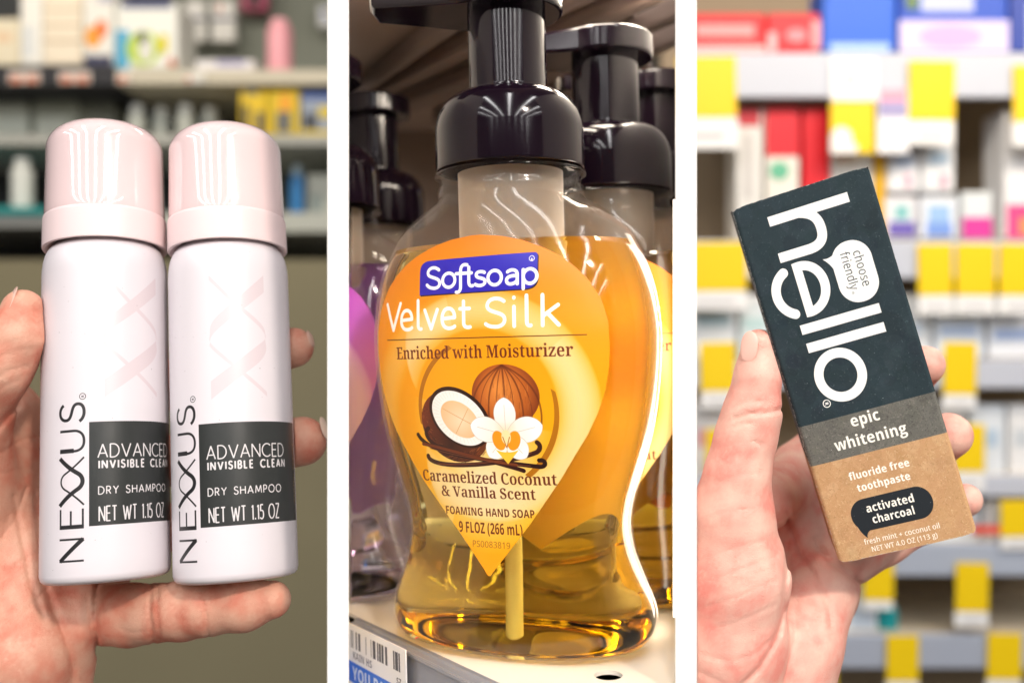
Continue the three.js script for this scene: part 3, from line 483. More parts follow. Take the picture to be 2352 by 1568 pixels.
    const sh = x.createLinearGradient(-9, 6, 9, -2); sh.addColorStop(0, '#6e2f18'); sh.addColorStop(0.5, '#38190f'); sh.addColorStop(1, '#6a3318'); x.fillStyle = sh; x.beginPath(); x.ellipse(0, 1.6, 11.4, 9.6, 0, 0, 7); x.fill();
    for (let i = 0; i < 160; i++) { x.globalAlpha = 0.5 * rnd(); x.strokeStyle = rnd() < 0.5 ? '#b4683a' : '#1d0c08'; x.lineWidth = 0.2; const a = rnd() * 3.1, r = 7.4 + 3.2 * rnd(); x.beginPath(); x.moveTo(r * 1.12 * Math.cos(a), 1.4 + r * 0.9 * Math.sin(a)); x.lineTo(r * 1.12 * Math.cos(a + 0.12) , 1.4 + r * 0.9 * Math.sin(a + 0.12) + 0.5); x.stroke(); } x.globalAlpha = 1;
    x.fillStyle = '#2c130b'; x.beginPath(); x.ellipse(0, -1.6, 10.6, 7.6, 0, 0, 7); x.fill();
    x.fillStyle = '#fbf6f0'; x.beginPath(); x.ellipse(0.1, -1.4, 9.6, 6.7, 0, 0, 7); x.fill();
    const fl = x.createRadialGradient(1, -1, 0.5, 0, -1, 7); fl.addColorStop(0, '#f7dcb8'); fl.addColorStop(0.8, '#f3c391'); fl.addColorStop(1, '#e8b27a'); x.fillStyle = fl; x.beginPath(); x.ellipse(0.4, -1.2, 6.6, 4.5, 0, 0, 7); x.fill();
    x.strokeStyle = '#d9a873'; x.lineWidth = 0.2; x.beginPath(); x.moveTo(-5.8, -0.6); x.lineTo(6.4, -2.6); x.moveTo(1, -5.4); x.lineTo(1.6, 3); x.stroke();
    for (let i = 0; i < 40; i++) { x.globalAlpha = 0.35; x.strokeStyle = '#d9c9bb'; x.lineWidth = 0.14; const a = i / 40 * 6.28; x.beginPath(); x.moveTo(7 * Math.cos(a), -1.4 + 4.9 * Math.sin(a)); x.lineTo(9.2 * Math.cos(a), -1.4 + 6.4 * Math.sin(a)); x.stroke(); } x.globalAlpha = 1;
    x.restore();
    // vanilla pods
    x.lineCap = 'round';
    for (const [p, lw, col] of [['M19 63.5C22 69 40 70 56.5 71.8C58.8 72 58.6 69.6 56.6 70', 1.2, '#2a120e'], ['M22 69.6C22 73.6 45 72 56 67.8C57.4 67 57.4 65.6 56.4 65', 1.3, '#3b1b12'], ['M23 61.5C20.8 62.4 22.4 66 27 67C36 69.2 48 71.6 52 73', 1.2, '#331510'], ['M20.6 66.2C28 67 40 70.4 50 71.4', 0.9, '#6a3118']]) { x.strokeStyle = col; x.lineWidth = lw; x.stroke(new Path2D(p)); }
    x.strokeStyle = '#8a4a2a'; x.lineWidth = 0.2; x.globalAlpha = 0.8; for (const p of ['M23 67.4C34 69.6 44 71 54 71.6', 'M25 71.8C36 72 48 70.4 54.6 68']) x.stroke(new Path2D(p)); x.globalAlpha = 1;
    // white flower
    x.save(); x.translate(47.6, 63);
    for (const [a, l, wd] of [[0, 10.4, 4.2], [1.32, 11, 4.6], [2.42, 8.4, 4], [3.86, 8.4, 4], [4.96, 11, 4.6]]) { x.save(); x.rotate(a); const q = x.createLinearGradient(0, 0, 0, -l); q.addColorStop(0, '#f3dcae'); q.addColorStop(0.35, '#f6f0e6'); q.addColorStop(1, '#ffffff'); x.fillStyle = q; x.strokeStyle = '#cfc4b4'; x.lineWidth = 0.14; x.beginPath(); x.moveTo(0, 0); x.bezierCurveTo(-wd * 1.15, -l * 0.35, -wd * 0.9, -l * 0.9, 0, -l); x.bezierCurveTo(wd * 0.9, -l * 0.9, wd * 1.15, -l * 0.35, 0, 0); x.fill(); x.stroke(); x.beginPath(); x.moveTo(0, -1); x.lineTo(0, -l * 0.8); x.stroke(); x.restore(); }
    x.fillStyle = '#f09a1c'; x.beginPath(); x.ellipse(-2.2, 1.6, 1.9, 2.8, -0.3, 0, 7); x.ellipse(2.2, 1.6, 1.9, 2.8, 0.3, 0, 7); x.fill(); x.fillStyle = '#f6c63a'; x.beginPath(); x.moveTo(-3.4, 4.2); x.lineTo(0, 8.2); x.lineTo(3.4, 4.2); x.quadraticCurveTo(0, 5.6, -3.4, 4.2); x.fill(); x.fillStyle = '#f8e2a8'; x.beginPath(); x.ellipse(0, 0.6, 1.4, 2, 0, 0, 7); x.fill(); x.strokeStyle = '#b8650e'; x.lineWidth = 0.25; x.beginPath(); x.moveTo(-1, 0.6); x.lineTo(0, 3.6); x.lineTo(1, 0.6); x.stroke();
    x.restore();
    x.restore();
    x.fillStyle = '#6a2c12';
    fitText(x, 'Caramelized Coconut', cx, 72.0, 42, 'bold #px serif', 4.5);
    fitText(x, '& Vanilla Scent', cx, 76.0, 29.5, 'bold #px serif', 4.3);
    fitText(x, 'FOAMING HAND SOAP', cx, 81.2, 28, 'bold #px sans-serif', 3.2);
    fitText(x, '9 FLOZ (266 mL)', cx + 0.2, 86.4, 20, 'bold #px sans-serif', 4.4);
    x.fillStyle = '#8a5a1a'; fitText(x, 'PS0083819', cx + 0.4, 90.6, 12, '#px sans-serif', 2.5);
  }));
}
const pumpMat = new THREE.MeshPhysicalMaterial({ color: new THREE.Color(0.007, 0.003, 0.007), roughness: 0.12, specularIntensity: 0.8 });
const clear = new THREE.MeshPhysicalMaterial({ color: 0xffffff, transmission: 1, thickness: 0, roughness: 0.1, ior: 1.5, specularIntensity: 0.5 });
const milky = new THREE.MeshPhysicalMaterial({ color: 0xf6ecdc, transmission: 0.85, thickness: 0, roughness: 0.55 });
const soap = (col, dist) => new THREE.MeshPhysicalMaterial({ color: 0xffffff, transmission: 1, thickness: 0.05, ior: 1.34, roughness: 0.0, specularIntensity: 0.35, attenuationColor: new THREE.Color(...col), attenuationDistance: dist });
const LIQUID = { amber: soap([1.0, 0.56, 0.02], 0.11), purple: soap([0.95, 0.78, 0.98], 0.11) };
const PRINT = { orange: labelPrint(false), purple: labelPrint(true) };
const SHAPES = {
  wall: hull(-4.5, 129.4, 0, 80, 96, 'bottom'), fill: hull(-3.6, 114.5, 0.9, 72, 96, 'both'), front: labelSheet(1, 0.25), back: labelSheet(-1, 0.25),
};
function makeSoap(label, kind, spout) {
  const g = thing('soap_bottle', label, 'soap bottle', 'pump bottles of foaming hand soap');
  const P = kind === 'purple';
  part('bottle_wall', SHAPES.wall, clear, g);
  part('neck', lathe([[21.9, 129.4], [22.3, 130.2], [22.3, 132], [21.6, 132.6], [21.6, 135.4], [23.0, 135.7], [23.1, 136.6], [21.6, 136.9], [21.0, 138]], 72), clear, g);
  part('soap', SHAPES.fill, LIQUID[kind], g);
  part('front_label', SHAPES.front, new THREE.MeshPhysicalMaterial({ map: P ? PRINT.purple : PRINT.orange, roughness: 0.38, side: THREE.DoubleSide }), g);
  part('back_label', SHAPES.back, paint(P ? 0xe8c4f4 : 0xffe27a, 0.95, { side: THREE.DoubleSide, transmission: 0.75, thickness: 0 }), g);
  part('foam_chamber', lathe([[0, 104], [6, 104.4], [14.6, 106], [16, 109], [16, 137]], 48), milky, g);
  part('dip_tube', lathe([[2.5, 104.5], [2.5, -2], [1.9, -2.2], [1.9, 104.5]], 24), paint(0xfbf7ee, 0.6, { transmission: 0.35, thickness: 0 }), g);
  const col = [[22.2, 137.6], [22.6, 137.8], [22.7, 138.4], [22.6, 149]];
  for (let i = 1; i <= 12; i++) { const a = i / 12 * 1.5; col.push([14.2 + 8.4 * Math.cos(a), 149 + 11.6 * Math.sin(a)]); }
  col.push([12.8, 161], [12.3, 161.3]);
  part('collar', lathe(col, 96), pumpMat, g);
  part('stem', lathe([[12.3, 160.6], [12.3, 161.6], [11.9, 162.2], [11.9, 185.5]], 72), pumpMat, g);
  const s = new THREE.Shape(), R = 16.2, tip = 39, hw = 6.2;
  const a0 = 0.95; s.absarc(0, 0, R, a0, Math.PI * 2 - a0, false);
  s.quadraticCurveTo(22, -9.5, tip, -hw); s.lineTo(tip + 0.8, 0); s.lineTo(tip, hw); s.quadraticCurveTo(22, 9.5, R * Math.cos(a0), R * Math.sin(a0));
  const hg = new THREE.ExtrudeGeometry(s, { depth: 5, bevelEnabled: true, bevelSize: 1.1, bevelThickness: 1.1, bevelSegments: 4, curveSegments: 40, steps: 1 });
  const hp = hg.attributes.position;
  for (let i = 0; i < hp.count; i++) { const x = hp.getX(i), z = hp.getZ(i); hp.setZ(i, z + (z > 2 ? 1.6 * Math.max(0, 1 - (x * x + hp.getY(i) ** 2) / 700) : 0) + (z < 2 && x > 14 ? 0.05 * (x - 14) : 0)); }
  hg.scale(0.001, 0.001, 0.001).rotateX(-Math.PI / 2).rotateY(spout).translate(0, mm(186), 0); hg.computeVertexNormals();
  const head = part('pump_head', hg, pumpMat, g);
  part('nozzle', new THREE.TorusGeometry(0.0021, 0.0005, 10, 24).rotateY(Math.PI / 2).translate(0.0408, 0.1897, 0).rotateY(spout), paint(0xcfc9c2, 0.3), head);  // pale colour puts a white edge highlight on the ring
  return g;
}
function fitBetweenDividers(g) {      // what would stick out past a divider is pressed flat against its face
  const gone = [];
  g.updateMatrixWorld(true);
  const gap = { bottle_wall: 3.4, soap: 4.4, thick_base: 4.2, front_label: 3.0, back_label: 2.9, neck: 3.5, foam_chamber: 5, dip_tube: 5, deck: 2.9, under_tray: 2.95, upper_deck: 2.9, bay_back: 2.9 }, nn = Math.hypot(1, SPLAY), v = new THREE.Vector3();
  g.traverse((o) => {
    if (!o.isMesh) return;
    const q = o.geometry.clone(), p = q.attributes.position, back = o.matrixWorld.clone().invert(), off = mm(gap[o.name] ?? 3.8); let moved = 0;
    for (let i = 0; i < p.count; i++) { v.fromBufferAttribute(p, i).applyMatrix4(o.matrixWorld); for (const s of [-1, 1]) { const f = (s * v.x - SPLAY * (D - v.z)) / nn + off; if (f > 0) { v.x -= s * f / nn; v.z -= SPLAY * f / nn; moved++; } } v.applyMatrix4(back); p.setXYZ(i, v.x, v.y, v.z); }
    if (moved >= p.count * 0.995) gone.push(o); else if (moved) { q.computeVertexNormals(); o.geometry = q; }
  });
  gone.forEach((o) => o.removeFromParent());
  return g;
}
const bottleX = mm(3.2), bottleZ = mm(-27);
inBay(makeSoap('clear pump bottle of amber hand soap with orange coconut label, front of the shelf', 'amber', rad(203)), bottleX, BAY_Y + FOOT, bottleZ, YAW);
fitBetweenDividers(inBay(makeSoap('second amber soap bottle, directly behind the front one', 'amber', rad(202)), mm(38), BAY_Y + FOOT, mm(-76), YAW));
fitBetweenDividers(inBay(makeSoap('third amber soap bottle, its black pump cut by the right divider', 'amber', rad(214)), mm(64), BAY_Y + FOOT, mm(-130), YAW));
fitBetweenDividers(inBay(makeSoap('purple soap bottle with violet label at the left of the shelf', 'purple', rad(240)), mm(-69), BAY_Y + FOOT, mm(-95), YAW));
fitBetweenDividers(inBay(makeSoap('purple soap bottle standing behind the front purple one', 'purple', rad(220)), mm(-57), BAY_Y + FOOT, mm(-152), YAW));
{
  // shelf deck with punched holes; (x, z) in mm, front edge running down to the right
  const e = [0.605, 0.797], m = [0.797, -0.605], E0 = [-56.6, -61];
  const toShape = (x, z) => new THREE.Vector2(mm(x), mm(-z));
  const pts = [[-56.6, -61], [E0[0] + e[0] * 151, E0[1] + e[1] * 151], [130, -340], [-130, -340]];
  const sh = new THREE.Shape(pts.map(([x, z]) => toShape(x, z)));
  for (let i = -4; i < 3; i++) for (let j = 0; j < 9; j++) {
    const x = 26 + e[0] * 62 * i + m[0] * 30 * j, z = 6 + e[1] * 62 * i + m[1] * 30 * j;
    const lim = SPLAY * (258.5 - z) - 7.5, fromEdge = (x - E0[0]) * m[0] + (z - E0[1]) * m[1];
    if (Math.abs(x) > lim || z < -325 || fromEdge < 8) continue;
    const hole = new THREE.Path(); hole.absarc(mm(x), mm(-z), 0.0038, 0, Math.PI * 2, true); sh.holes.push(hole);
  }
  const u = thing('shop_shelf', 'cream metal shop shelf with punched holes and grey price rail under the soap bottles', 'shelf');
  const deck = new THREE.ExtrudeGeometry(sh, { depth: 0.0012, bevelEnabled: false, curveSegments: 20 }).rotateX(-Math.PI / 2).translate(0, -0.0012, 0);
  part('deck', deck, new THREE.MeshPhysicalMaterial({ color: 0xe8dfd0, roughness: 0.45 }), u);
  part('under_tray', new THREE.ExtrudeGeometry(new THREE.Shape(pts.map(([x, z]) => toShape(x, z))), { depth: 0.001, bevelEnabled: false }).rotateX(-Math.PI / 2).translate(0, -0.022, 0), paint(0x26262a, 0.7), u);
  // rail: profile (outwards, up) swept along the front edge
  const prof = new THREE.Shape([[0.2, 0], [1.4, -0.2], [1.8, -0.9], [3.4, -1.3], [4.6, -0.9], [5.4, -1.2], [5.6, -1.9], [5.0, -2.4], [4.4, -2.6], [4.4, -40], [6.4, -41], [6.4, -44], [0.2, -44]].map(([a, b]) => new THREE.Vector2(mm(a), mm(b))));
  const rail = new THREE.ExtrudeGeometry(prof, { depth: 0.131, bevelEnabled: false });
  // outwards x up = along; keep it right-handed
  const X = new THREE.Vector3(-m[0], 0, -m[1]), Yv = new THREE.Vector3(0, 1, 0), Zv = new THREE.Vector3().crossVectors(X, Yv);
  const along = Zv.x * e[0] + Zv.z * e[1];
  rail.translate(0, 0, along > 0 ? 0.009 : -0.14).applyMatrix4(new THREE.Matrix4().makeBasis(X, Yv, Zv).setPosition(mm(E0[0]), 0, mm(E0[1])));
  part('price_rail', rail, new THREE.MeshPhysicalMaterial({ color: 0x9d9da3, roughness: 0.32, metalness: 0.35 }), u);
  // shelf above and the back of the bay
  const up = new THREE.ExtrudeGeometry(new THREE.Shape([[-112 + 40, -96], [20, 24], [105, -340], [-105, -340]].map(([x, z]) => toShape(x, z))), { depth: 0.003, bevelEnabled: false }).rotateX(-Math.PI / 2).translate(0, 0.2265, 0);
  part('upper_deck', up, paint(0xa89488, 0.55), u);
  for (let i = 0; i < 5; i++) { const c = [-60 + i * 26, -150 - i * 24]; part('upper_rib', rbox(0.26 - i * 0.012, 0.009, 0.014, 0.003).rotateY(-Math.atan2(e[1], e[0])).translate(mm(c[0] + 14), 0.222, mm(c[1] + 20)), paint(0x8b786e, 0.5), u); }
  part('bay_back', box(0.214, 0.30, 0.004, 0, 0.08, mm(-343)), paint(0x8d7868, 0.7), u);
  fitBetweenDividers(inBay(u, 0, BAY_Y, 0, 0));
  // price ticket on the rail
  const tc = canvas(480, 380, (x) => {
    x.fillStyle = '#f4f1f0'; x.fillRect(0, 0, 480, 380);
    x.fillStyle = '#4a464a'; let p = 20; while (p < 440) { const w = 4 + Math.floor(rnd() * 4) * 5; x.fillRect(p, 20, w, 62); p += w + 4 + Math.floor(rnd() * 3) * 7; if (rnd() < 0.18) p += 22; }
    x.font = 'bold 36px sans-serif'; x.fillStyle = '#77727a'; x.fillText('KAIN HS', 110, 120);
    x.fillStyle = '#2a73e0'; x.fillRect(70, 134, 360, 74); x.fillStyle = '#e4ecff'; x.font = 'bold 66px sans-serif'; x.fillText('YOU PAY', 104, 195);
    x.font = 'bold 30px sans-serif'; x.fillStyle = '#55505a'; x.fillText('SZ', 420, 126); x.fillStyle = '#18161a'; x.font = 'bold 150px sans-serif'; x.fillText('9', 130, 345);
  });
  const t = thing('price_ticket', 'white price ticket with barcode and blue YOU PAY band on the grey rail', 'price ticket');
  const face = new THREE.PlaneGeometry(0.043, 0.034);
  part('printed_card', new THREE.BoxGeometry(0.043, 0.034, 0.0005), paint(0xf1eeec, 0.45), t);
  part('printed_face', face.translate(0, 0, 0.00035), new THREE.MeshPhysicalMaterial({ map: texture(tc), roughness: 0.35 }), t);
  const sMid = 50 - 21.5, c = [E0[0] - m[0] * 6.2 + e[0] * sMid, E0[1] - m[1] * 6.2 + e[1] * sMid];
  inBay(t, mm(c[0]), BAY_Y - mm(-0.6 + 17), mm(c[1]), -Math.atan2(e[1], e[0]));
}

// ================================================================ RIGHT BAY: toothpaste carton in a hand
const BOX_W = mm(37.36), BOX_H = mm(104.65), BOX_D = mm(29);
const boxM = new THREE.Matrix4().makeTranslation(0.0943113, -0.0078277, 0).multiply(new THREE.Matrix4().makeRotationZ(0.29762)).multiply(new THREE.Matrix4().makeRotationY(-0.23739)).multiply(new THREE.Matrix4().makeRotationX(0.045));
function cartonFront() {
  const k = 2048 / 861;
  return texture(canvas(797, 2048, (x) => {
    x.scale(k, k);
    const kraft = ['#dcb98c', '#8c6840', '#ecd6b4', '#a67f54', '#c79d70'];
    x.fillStyle = '#25343a'; x.fillRect(0, 0, 336, 530);
    x.fillStyle = '#66655f'; x.fillRect(0, 526, 336, 98);
    x.fillStyle = '#c0966c'; x.fillRect(0, 622, 336, 240);
    x.save(); x.beginPath(); x.rect(0, 0, 336, 526); x.clip(); speckle(x, 336, 526, 260, ['#0f151c', '#46525c'], 10, 46, 0.12); speckle(x, 336, 526, 9000, ['#0f151c', '#4a555f', '#6a757a', '#18202a'], 0.3, 1.9, 0.30); fibres(x, 336, 526, 1500, ['#6f7a80', '#98a2a6', '#0d1218'], 4, 0.25); x.restore();
    x.save(); x.beginPath(); x.rect(0, 526, 336, 96); x.clip(); x.translate(0, 526); speckle(x, 336, 96, 120, ['#2b2b2a', '#8a867c'], 6, 24, 0.14); speckle(x, 336, 96, 5000, ['#2b2b2a', '#7d7a72', '#9a968c', '#3d3c3a'], 0.3, 2, 0.4); fibres(x, 336, 96, 1000, ['#8b877c', '#2c2b2a', '#a8a397'], 6, 0.4); x.restore();
    x.save(); x.beginPath(); x.rect(0, 622, 336, 240); x.clip(); x.translate(0, 622); speckle(x, 336, 240, 300, kraft, 6, 26, 0.14); speckle(x, 336, 240, 9000, kraft, 0.3, 2, 0.35); fibres(x, 336, 240, 4200, kraft, 6, 0.4); x.restore();
    const white = '#fbf9f4'; x.strokeStyle = x.fillStyle = white; x.lineWidth = 22.5; x.lineCap = 'butt';
    const line = (a0, b0, a1, b1) => { x.beginPath(); x.moveTo(a0, b0); x.lineTo(a1, b1); x.stroke(); };
    line(76, 53, 271, 53);                                                                   // h
    x.beginPath(); x.moveTo(75, 139); x.lineTo(147, 139); x.bezierCurveTo(186, 139, 191, 118, 190, 96); x.bezierCurveTo(189, 74, 176, 60, 147, 53); x.stroke();
    x.beginPath(); x.moveTo(98, 160); x.bezierCurveTo(146, 152, 173, 186, 172, 222); x.bezierCurveTo(171, 262, 138, 292, 98, 286); x.closePath(); x.fill();       // e: bowl and smile
    x.fillStyle = '#25343a'; x.beginPath(); x.moveTo(119, 180); x.bezierCurveTo(140, 184, 150, 202, 150, 222); x.bezierCurveTo(149, 244, 138, 258, 119, 265); x.closePath(); x.fill();
    x.fillStyle = white; x.lineCap = 'round'; x.beginPath(); x.arc(97, 223, 54, 2.02 + Math.PI / 2 - Math.PI / 2, 4.27); x.stroke(); x.lineCap = 'butt';
    line(75, 311, 268, 311); line(77, 355, 266, 355);                                         // l l
    x.beginPath(); x.arc(134, 433, 51, 0, 7); x.stroke();                                     // o
    x.save(); x.translate(83, 489); x.rotate(Math.PI / 2); registered(x, 0, 0, 8.5, white); x.restore();
    // speech bubble
    x.beginPath(); x.roundRect(190, 146, 94, 141, 45); x.fill(); x.beginPath(); x.moveTo(172, 170); x.quadraticCurveTo(196, 176, 214, 152); x.lineTo(236, 190); x.lineTo(193, 214); x.quadraticCurveTo(192, 190, 172, 170); x.fill();
    x.save(); x.translate(250, 216); x.rotate(Math.PI / 2); x.fillStyle = '#25343a'; fitText(x, 'choose', -2, 6, 84, '#px sans-serif', 30); x.restore();
    x.save(); x.translate(222, 216); x.rotate(Math.PI / 2); x.fillStyle = '#25343a'; fitText(x, 'friendly', -4, 8, 88, '#px sans-serif', 30); registered(x, 46, 4, 2.6, '#25343a'); x.restore();
    x.fillStyle = '#fbf6ea';
    fitText(x, 'epic', 159, 556, 72, 'bold #px sans-serif', 37); fitText(x, 'whitening', 159, 602, 176, 'bold #px sans-serif', 37);
    fitText(x, 'fluoride free', 156, 676, 148, 'bold #px sans-serif', 25); fitText(x, 'toothpaste', 158, 706, 130, 'bold #px sans-serif', 25);
    x.fillStyle = '#20262c'; x.beginPath(); x.roundRect(60, 724, 197, 76, 37); x.fill(); x.beginPath(); x.moveTo(66, 776); x.quadraticCurveTo(70, 802, 84, 816); x.quadraticCurveTo(84, 802, 100, 798); x.lineTo(96, 760); x.fill();
    x.fillStyle = '#fbf6ea'; fitText(x, 'activated', 158, 758, 118, 'bold #px sans-serif', 27); fitText(x, 'charcoal', 158, 786, 104, 'bold #px sans-serif', 27);
    fitText(x, 'fresh mint + coconut oil', 164, 830, 184, '#px sans-serif', 18); fitText(x, 'NET WT 4.0 OZ (113 g)', 164, 850, 160, '#px sans-serif', 17);
    speckle(x, 336, 861, 300, ['#ffffff', '#cfd4d6'], 0.3, 1.2, 0.6);
    // worn light edges of the board
    for (let i = 0; i < 900; i++) { x.globalAlpha = 0.75 * rnd(); x.fillStyle = '#c9c6be'; const q = rnd(), s = rnd() * 1.6 * rnd(); if (q < 0.4) x.fillRect(s, rnd() * 861, 1, 1 + 5 * rnd()); else if (q < 0.7) x.fillRect(335 - s, rnd() * 861, 1, 1 + 5 * rnd()); else x.fillRect(rnd() * 336, q < 0.85 ? s : 860 - s, 1 + 5 * rnd(), 1); } x.globalAlpha = 1;
  }));
}
function cartonSide() {
  return texture(canvas(256, 1024, (x) => {
    x.fillStyle = '#1b1c20'; x.fillRect(0, 0, 256, 740); x.fillStyle = '#b5834f'; x.fillRect(0, 740, 256, 284);
    speckle(x, 256, 740, 1200, ['#0a0b0d', '#3a3d42'], 1, 5, 0.3); fibres(x, 256, 1024, 900, ['#d9b483', '#5a4630', '#77777a'], 9, 0.25);
    x.fillStyle = '#e9e6df'; for (let r = 0; r < 7; r++) { let y = 130 + 6 * r; while (y < 480) { const l = 6 + 16 * rnd(); if (rnd() < 0.8) x.fillRect(200 - r * 26, y, 9, l); y += l + 6; } }
    x.strokeStyle = '#e9e6df'; x.lineWidth = 4; x.beginPath(); x.roundRect(60, 520, 150, 190, 60); x.stroke();
    speckle(x, 256, 1024, 300, ['#fff'], 0.5, 2, 0.7);
  }));
}
{
  const g = thing('toothpaste_carton', 'dark slate and kraft toothpaste carton with large white hello lettering held in a hand', 'toothpaste carton');
  const T = mm(0.5), W = BOX_W, H = BOX_H, Dp = BOX_D;
  const board = paint(0xc79a68, 0.8), slate = paint(0x2a3038, 0.75);
  // front panel with rounded folds at both sides
  const prof = [], r = mm(1.1), n = 6;
  for (let i = 0; i <= n; i++) { const a = Math.PI - i / n * Math.PI / 2; prof.push([-W / 2 + r + r * Math.cos(a), -r + r * Math.sin(a)]); }
  for (let i = 1; i < 12; i++) prof.push([-W / 2 + r + (W - 2 * r) * i / 12, 0]);
  for (let i = 0; i <= n; i++) { const a = Math.PI / 2 - i / n * Math.PI / 2; prof.push([W / 2 - r + r * Math.cos(a), -r + r * Math.sin(a)]); }
  const rows = 40, pos = [], uv = [], idx = [];
  const bow = (x, y) => mm(0.35) * noise.noise(x * 60, y * 45, 1);
  for (let j = 0; j <= rows; j++) prof.forEach(([x, z]) => { const y = -H / 2 + H * j / rows, cut = mm(1.3) * Math.pow(Math.max(0, (Math.abs(x) - W / 2 + mm(2.2)) / mm(2.2)), 2) * (Math.abs(y) > H / 2 - mm(3) ? (Math.abs(y) - H / 2 + mm(3)) / mm(3) : 0); pos.push(x, y - Math.sign(y) * cut, z + bow(x, y)); uv.push(x / W + 0.5, j / rows); });
  const c = prof.length; for (let j = 0; j < rows; j++) for (let i = 0; i + 1 < c; i++) { const a = j * c + i; idx.push(a, a + 1, a + c, a + 1, a + c + 1, a + c); }
  const fg = new THREE.BufferGeometry(); fg.setAttribute('position', new THREE.Float32BufferAttribute(pos, 3)); fg.setAttribute('uv', new THREE.Float32BufferAttribute(uv, 2)); fg.setIndex(idx); fg.computeVertexNormals();
  part('front_panel', fg, new THREE.MeshPhysicalMaterial({ map: cartonFront(), roughness: 0.8, specularIntensity: 0.6, side: THREE.DoubleSide }), g);
  const side = new THREE.PlaneGeometry(Dp - 2 * r, H - mm(0.6));
  const sideMat = new THREE.MeshPhysicalMaterial({ map: cartonSide(), roughness: 0.7, side: THREE.DoubleSide });
  part('side_panel', side.clone().rotateY(-Math.PI / 2).translate(-W / 2 + mm(0.05), 0, -Dp / 2), sideMat, g);
  part('side_panel', side.clone().rotateY(Math.PI / 2).translate(W / 2 - mm(0.05), 0, -Dp / 2), sideMat, g);
  part('back_panel', box(W - mm(0.4), H - mm(0.6), T, 0, 0, -Dp + T / 2), slate, g);
  part('top_flap', box(W - mm(1.6), T, Dp - mm(1.6), 0, H / 2 - mm(1.0), -Dp / 2), slate, g);
  part('bottom_flap', box(W - mm(1.6), T, Dp - mm(1.6), 0, -H / 2 + mm(1.0), -Dp / 2), board, g);
  boxM.decompose(g.position, g.quaternion, g.scale);
}
{
  const im = boxM.clone().invert(), v = new THREE.Vector3();
  const away = (x, y, z, d) => { v.set(x, y, z).applyMatrix4(im); const q = Math.max(Math.abs(v.x) - BOX_W / 2, Math.abs(v.y) - BOX_H / 2, Math.abs(v.z + BOX_D / 2) - BOX_D / 2); return Math.max(d, 0.0004 - q); };
  const prims = [
    ...chain([[1744, 796, -8, 5.0], [1740, 870, -8, 5.9], [1728, 948, -9, 7.5], [1712, 1010, -10, 8.0], [1694, 1090, -11, 8.7], [1682, 1180, -13, 11.3], [1686, 1320, -16, 15.4], [1672, 1480, -19, 16.6], [1650, 1700, -24, 19]], 0.004),    // thumb and its ball
    ...chain([[1760, 1150, -34, 9], [1835, 1090, -64, 9]], 0.005),
    ...chain([[1830, 1110, -62, 11], [1850, 1380, -46, 13], [1780, 1620, -30, 17]], 0.006),       // palm
    ...chain([[1895, 1350, -36, 10.4], [1830, 1480, -28, 12.5], [1745, 1660, -26, 16]], 0.005),   // heel of the hand
    ...chain([[1920, 1180, -66, 11], [1900, 1350, -48, 10]], 0.005),
    ...chain([[1935, 1290, -44, 9], [2030, 1238, -49, 7.8], [2130, 1190, -49, 6.8], [2218, 1148, -41, 5.2]], 0.003),   // ring and little finger side
    ...chain([[1880, 1190, -66, 10], [1980, 1120, -68, 9], [2100, 1055, -58, 8], [2180, 1000, -39, 7.2]], 0.003),
    ...chain([[1840, 1070, -66, 9], [1950, 980, -70, 8.5], [2070, 890, -60, 7.5], [2126, 838, -41, 6.1]], 0.003),
  ];
  const folds = creased([
    [[[1690, 962], [1720, 950], [1760, 948], [1800, 940]], 5, 0.7], [[[1685, 935], [1720, 922], [1745, 922]], 4, 0.35], [[[1680, 985], [1700, 975], [1730, 972]], 4, 0.4], [[[1750, 1022], [1730, 1012]], 4, 0.5],
    [[[1812, 1250], [1806, 1330], [1800, 1400], [1788, 1460], [1750, 1530], [1700, 1580]], 7, 1.0], [[[1806, 1180], [1840, 1270], [1880, 1340], [1905, 1390], [1910, 1440]], 6, 0.9, -60], [[[1870, 1240], [1910, 1290], [1960, 1330], [1990, 1350]], 6, 0.9],
    [[[1600, 1290], [1680, 1262], [1760, 1240]], 3, 0.28], [[[1600, 1345], [1700, 1308], [1780, 1280]], 3, 0.26], [[[1610, 1400], [1700, 1368], [1790, 1330]], 3, 0.26], [[[1600, 1455], [1690, 1430], [1780, 1390]], 3, 0.24], [[[1610, 1200], [1670, 1175], [1740, 1165]], 3, 0.22],
    [[[1600, 1500], [1680, 1520], [1740, 1500], [1790, 1450]], 4, 0.35], [[[1600, 1540], [1660, 1568]], 4, 0.4], [[[1830, 1380], [1828, 1460], [1800, 1560]], 5, 0.4], [[[1640, 1110], [1700, 1090], [1750, 1085]], 3, 0.22], [[[1655, 1060], [1700, 1040]], 3, 0.2],
  ]);
  const g = skin(surface(prims, 0.0007, (x, y, z, d) => besideDivider(1)(x, z, away(x, y, z, folds(x, y, z, d)))), [0.82, 0.46, 0.375], [0.80, 0.29, 0.235], [0.89, 0.62, 0.50], 1.15);  // brighter light of this bay put into lighter skin colours
  const h = thing('hand', 'bare left hand gripping the tilted toothpaste carton, thumb along its left edge', 'hand');
  part('skin', g, skinMat, h);
  nail(h, at(1722, 796, mm(-4.2)), new THREE.Vector3(-0.62, 0.1, 0.78), new THREE.Vector3(0.08, 1, 0), 0.0046, 0.0027, 0xf0bfb0);
}
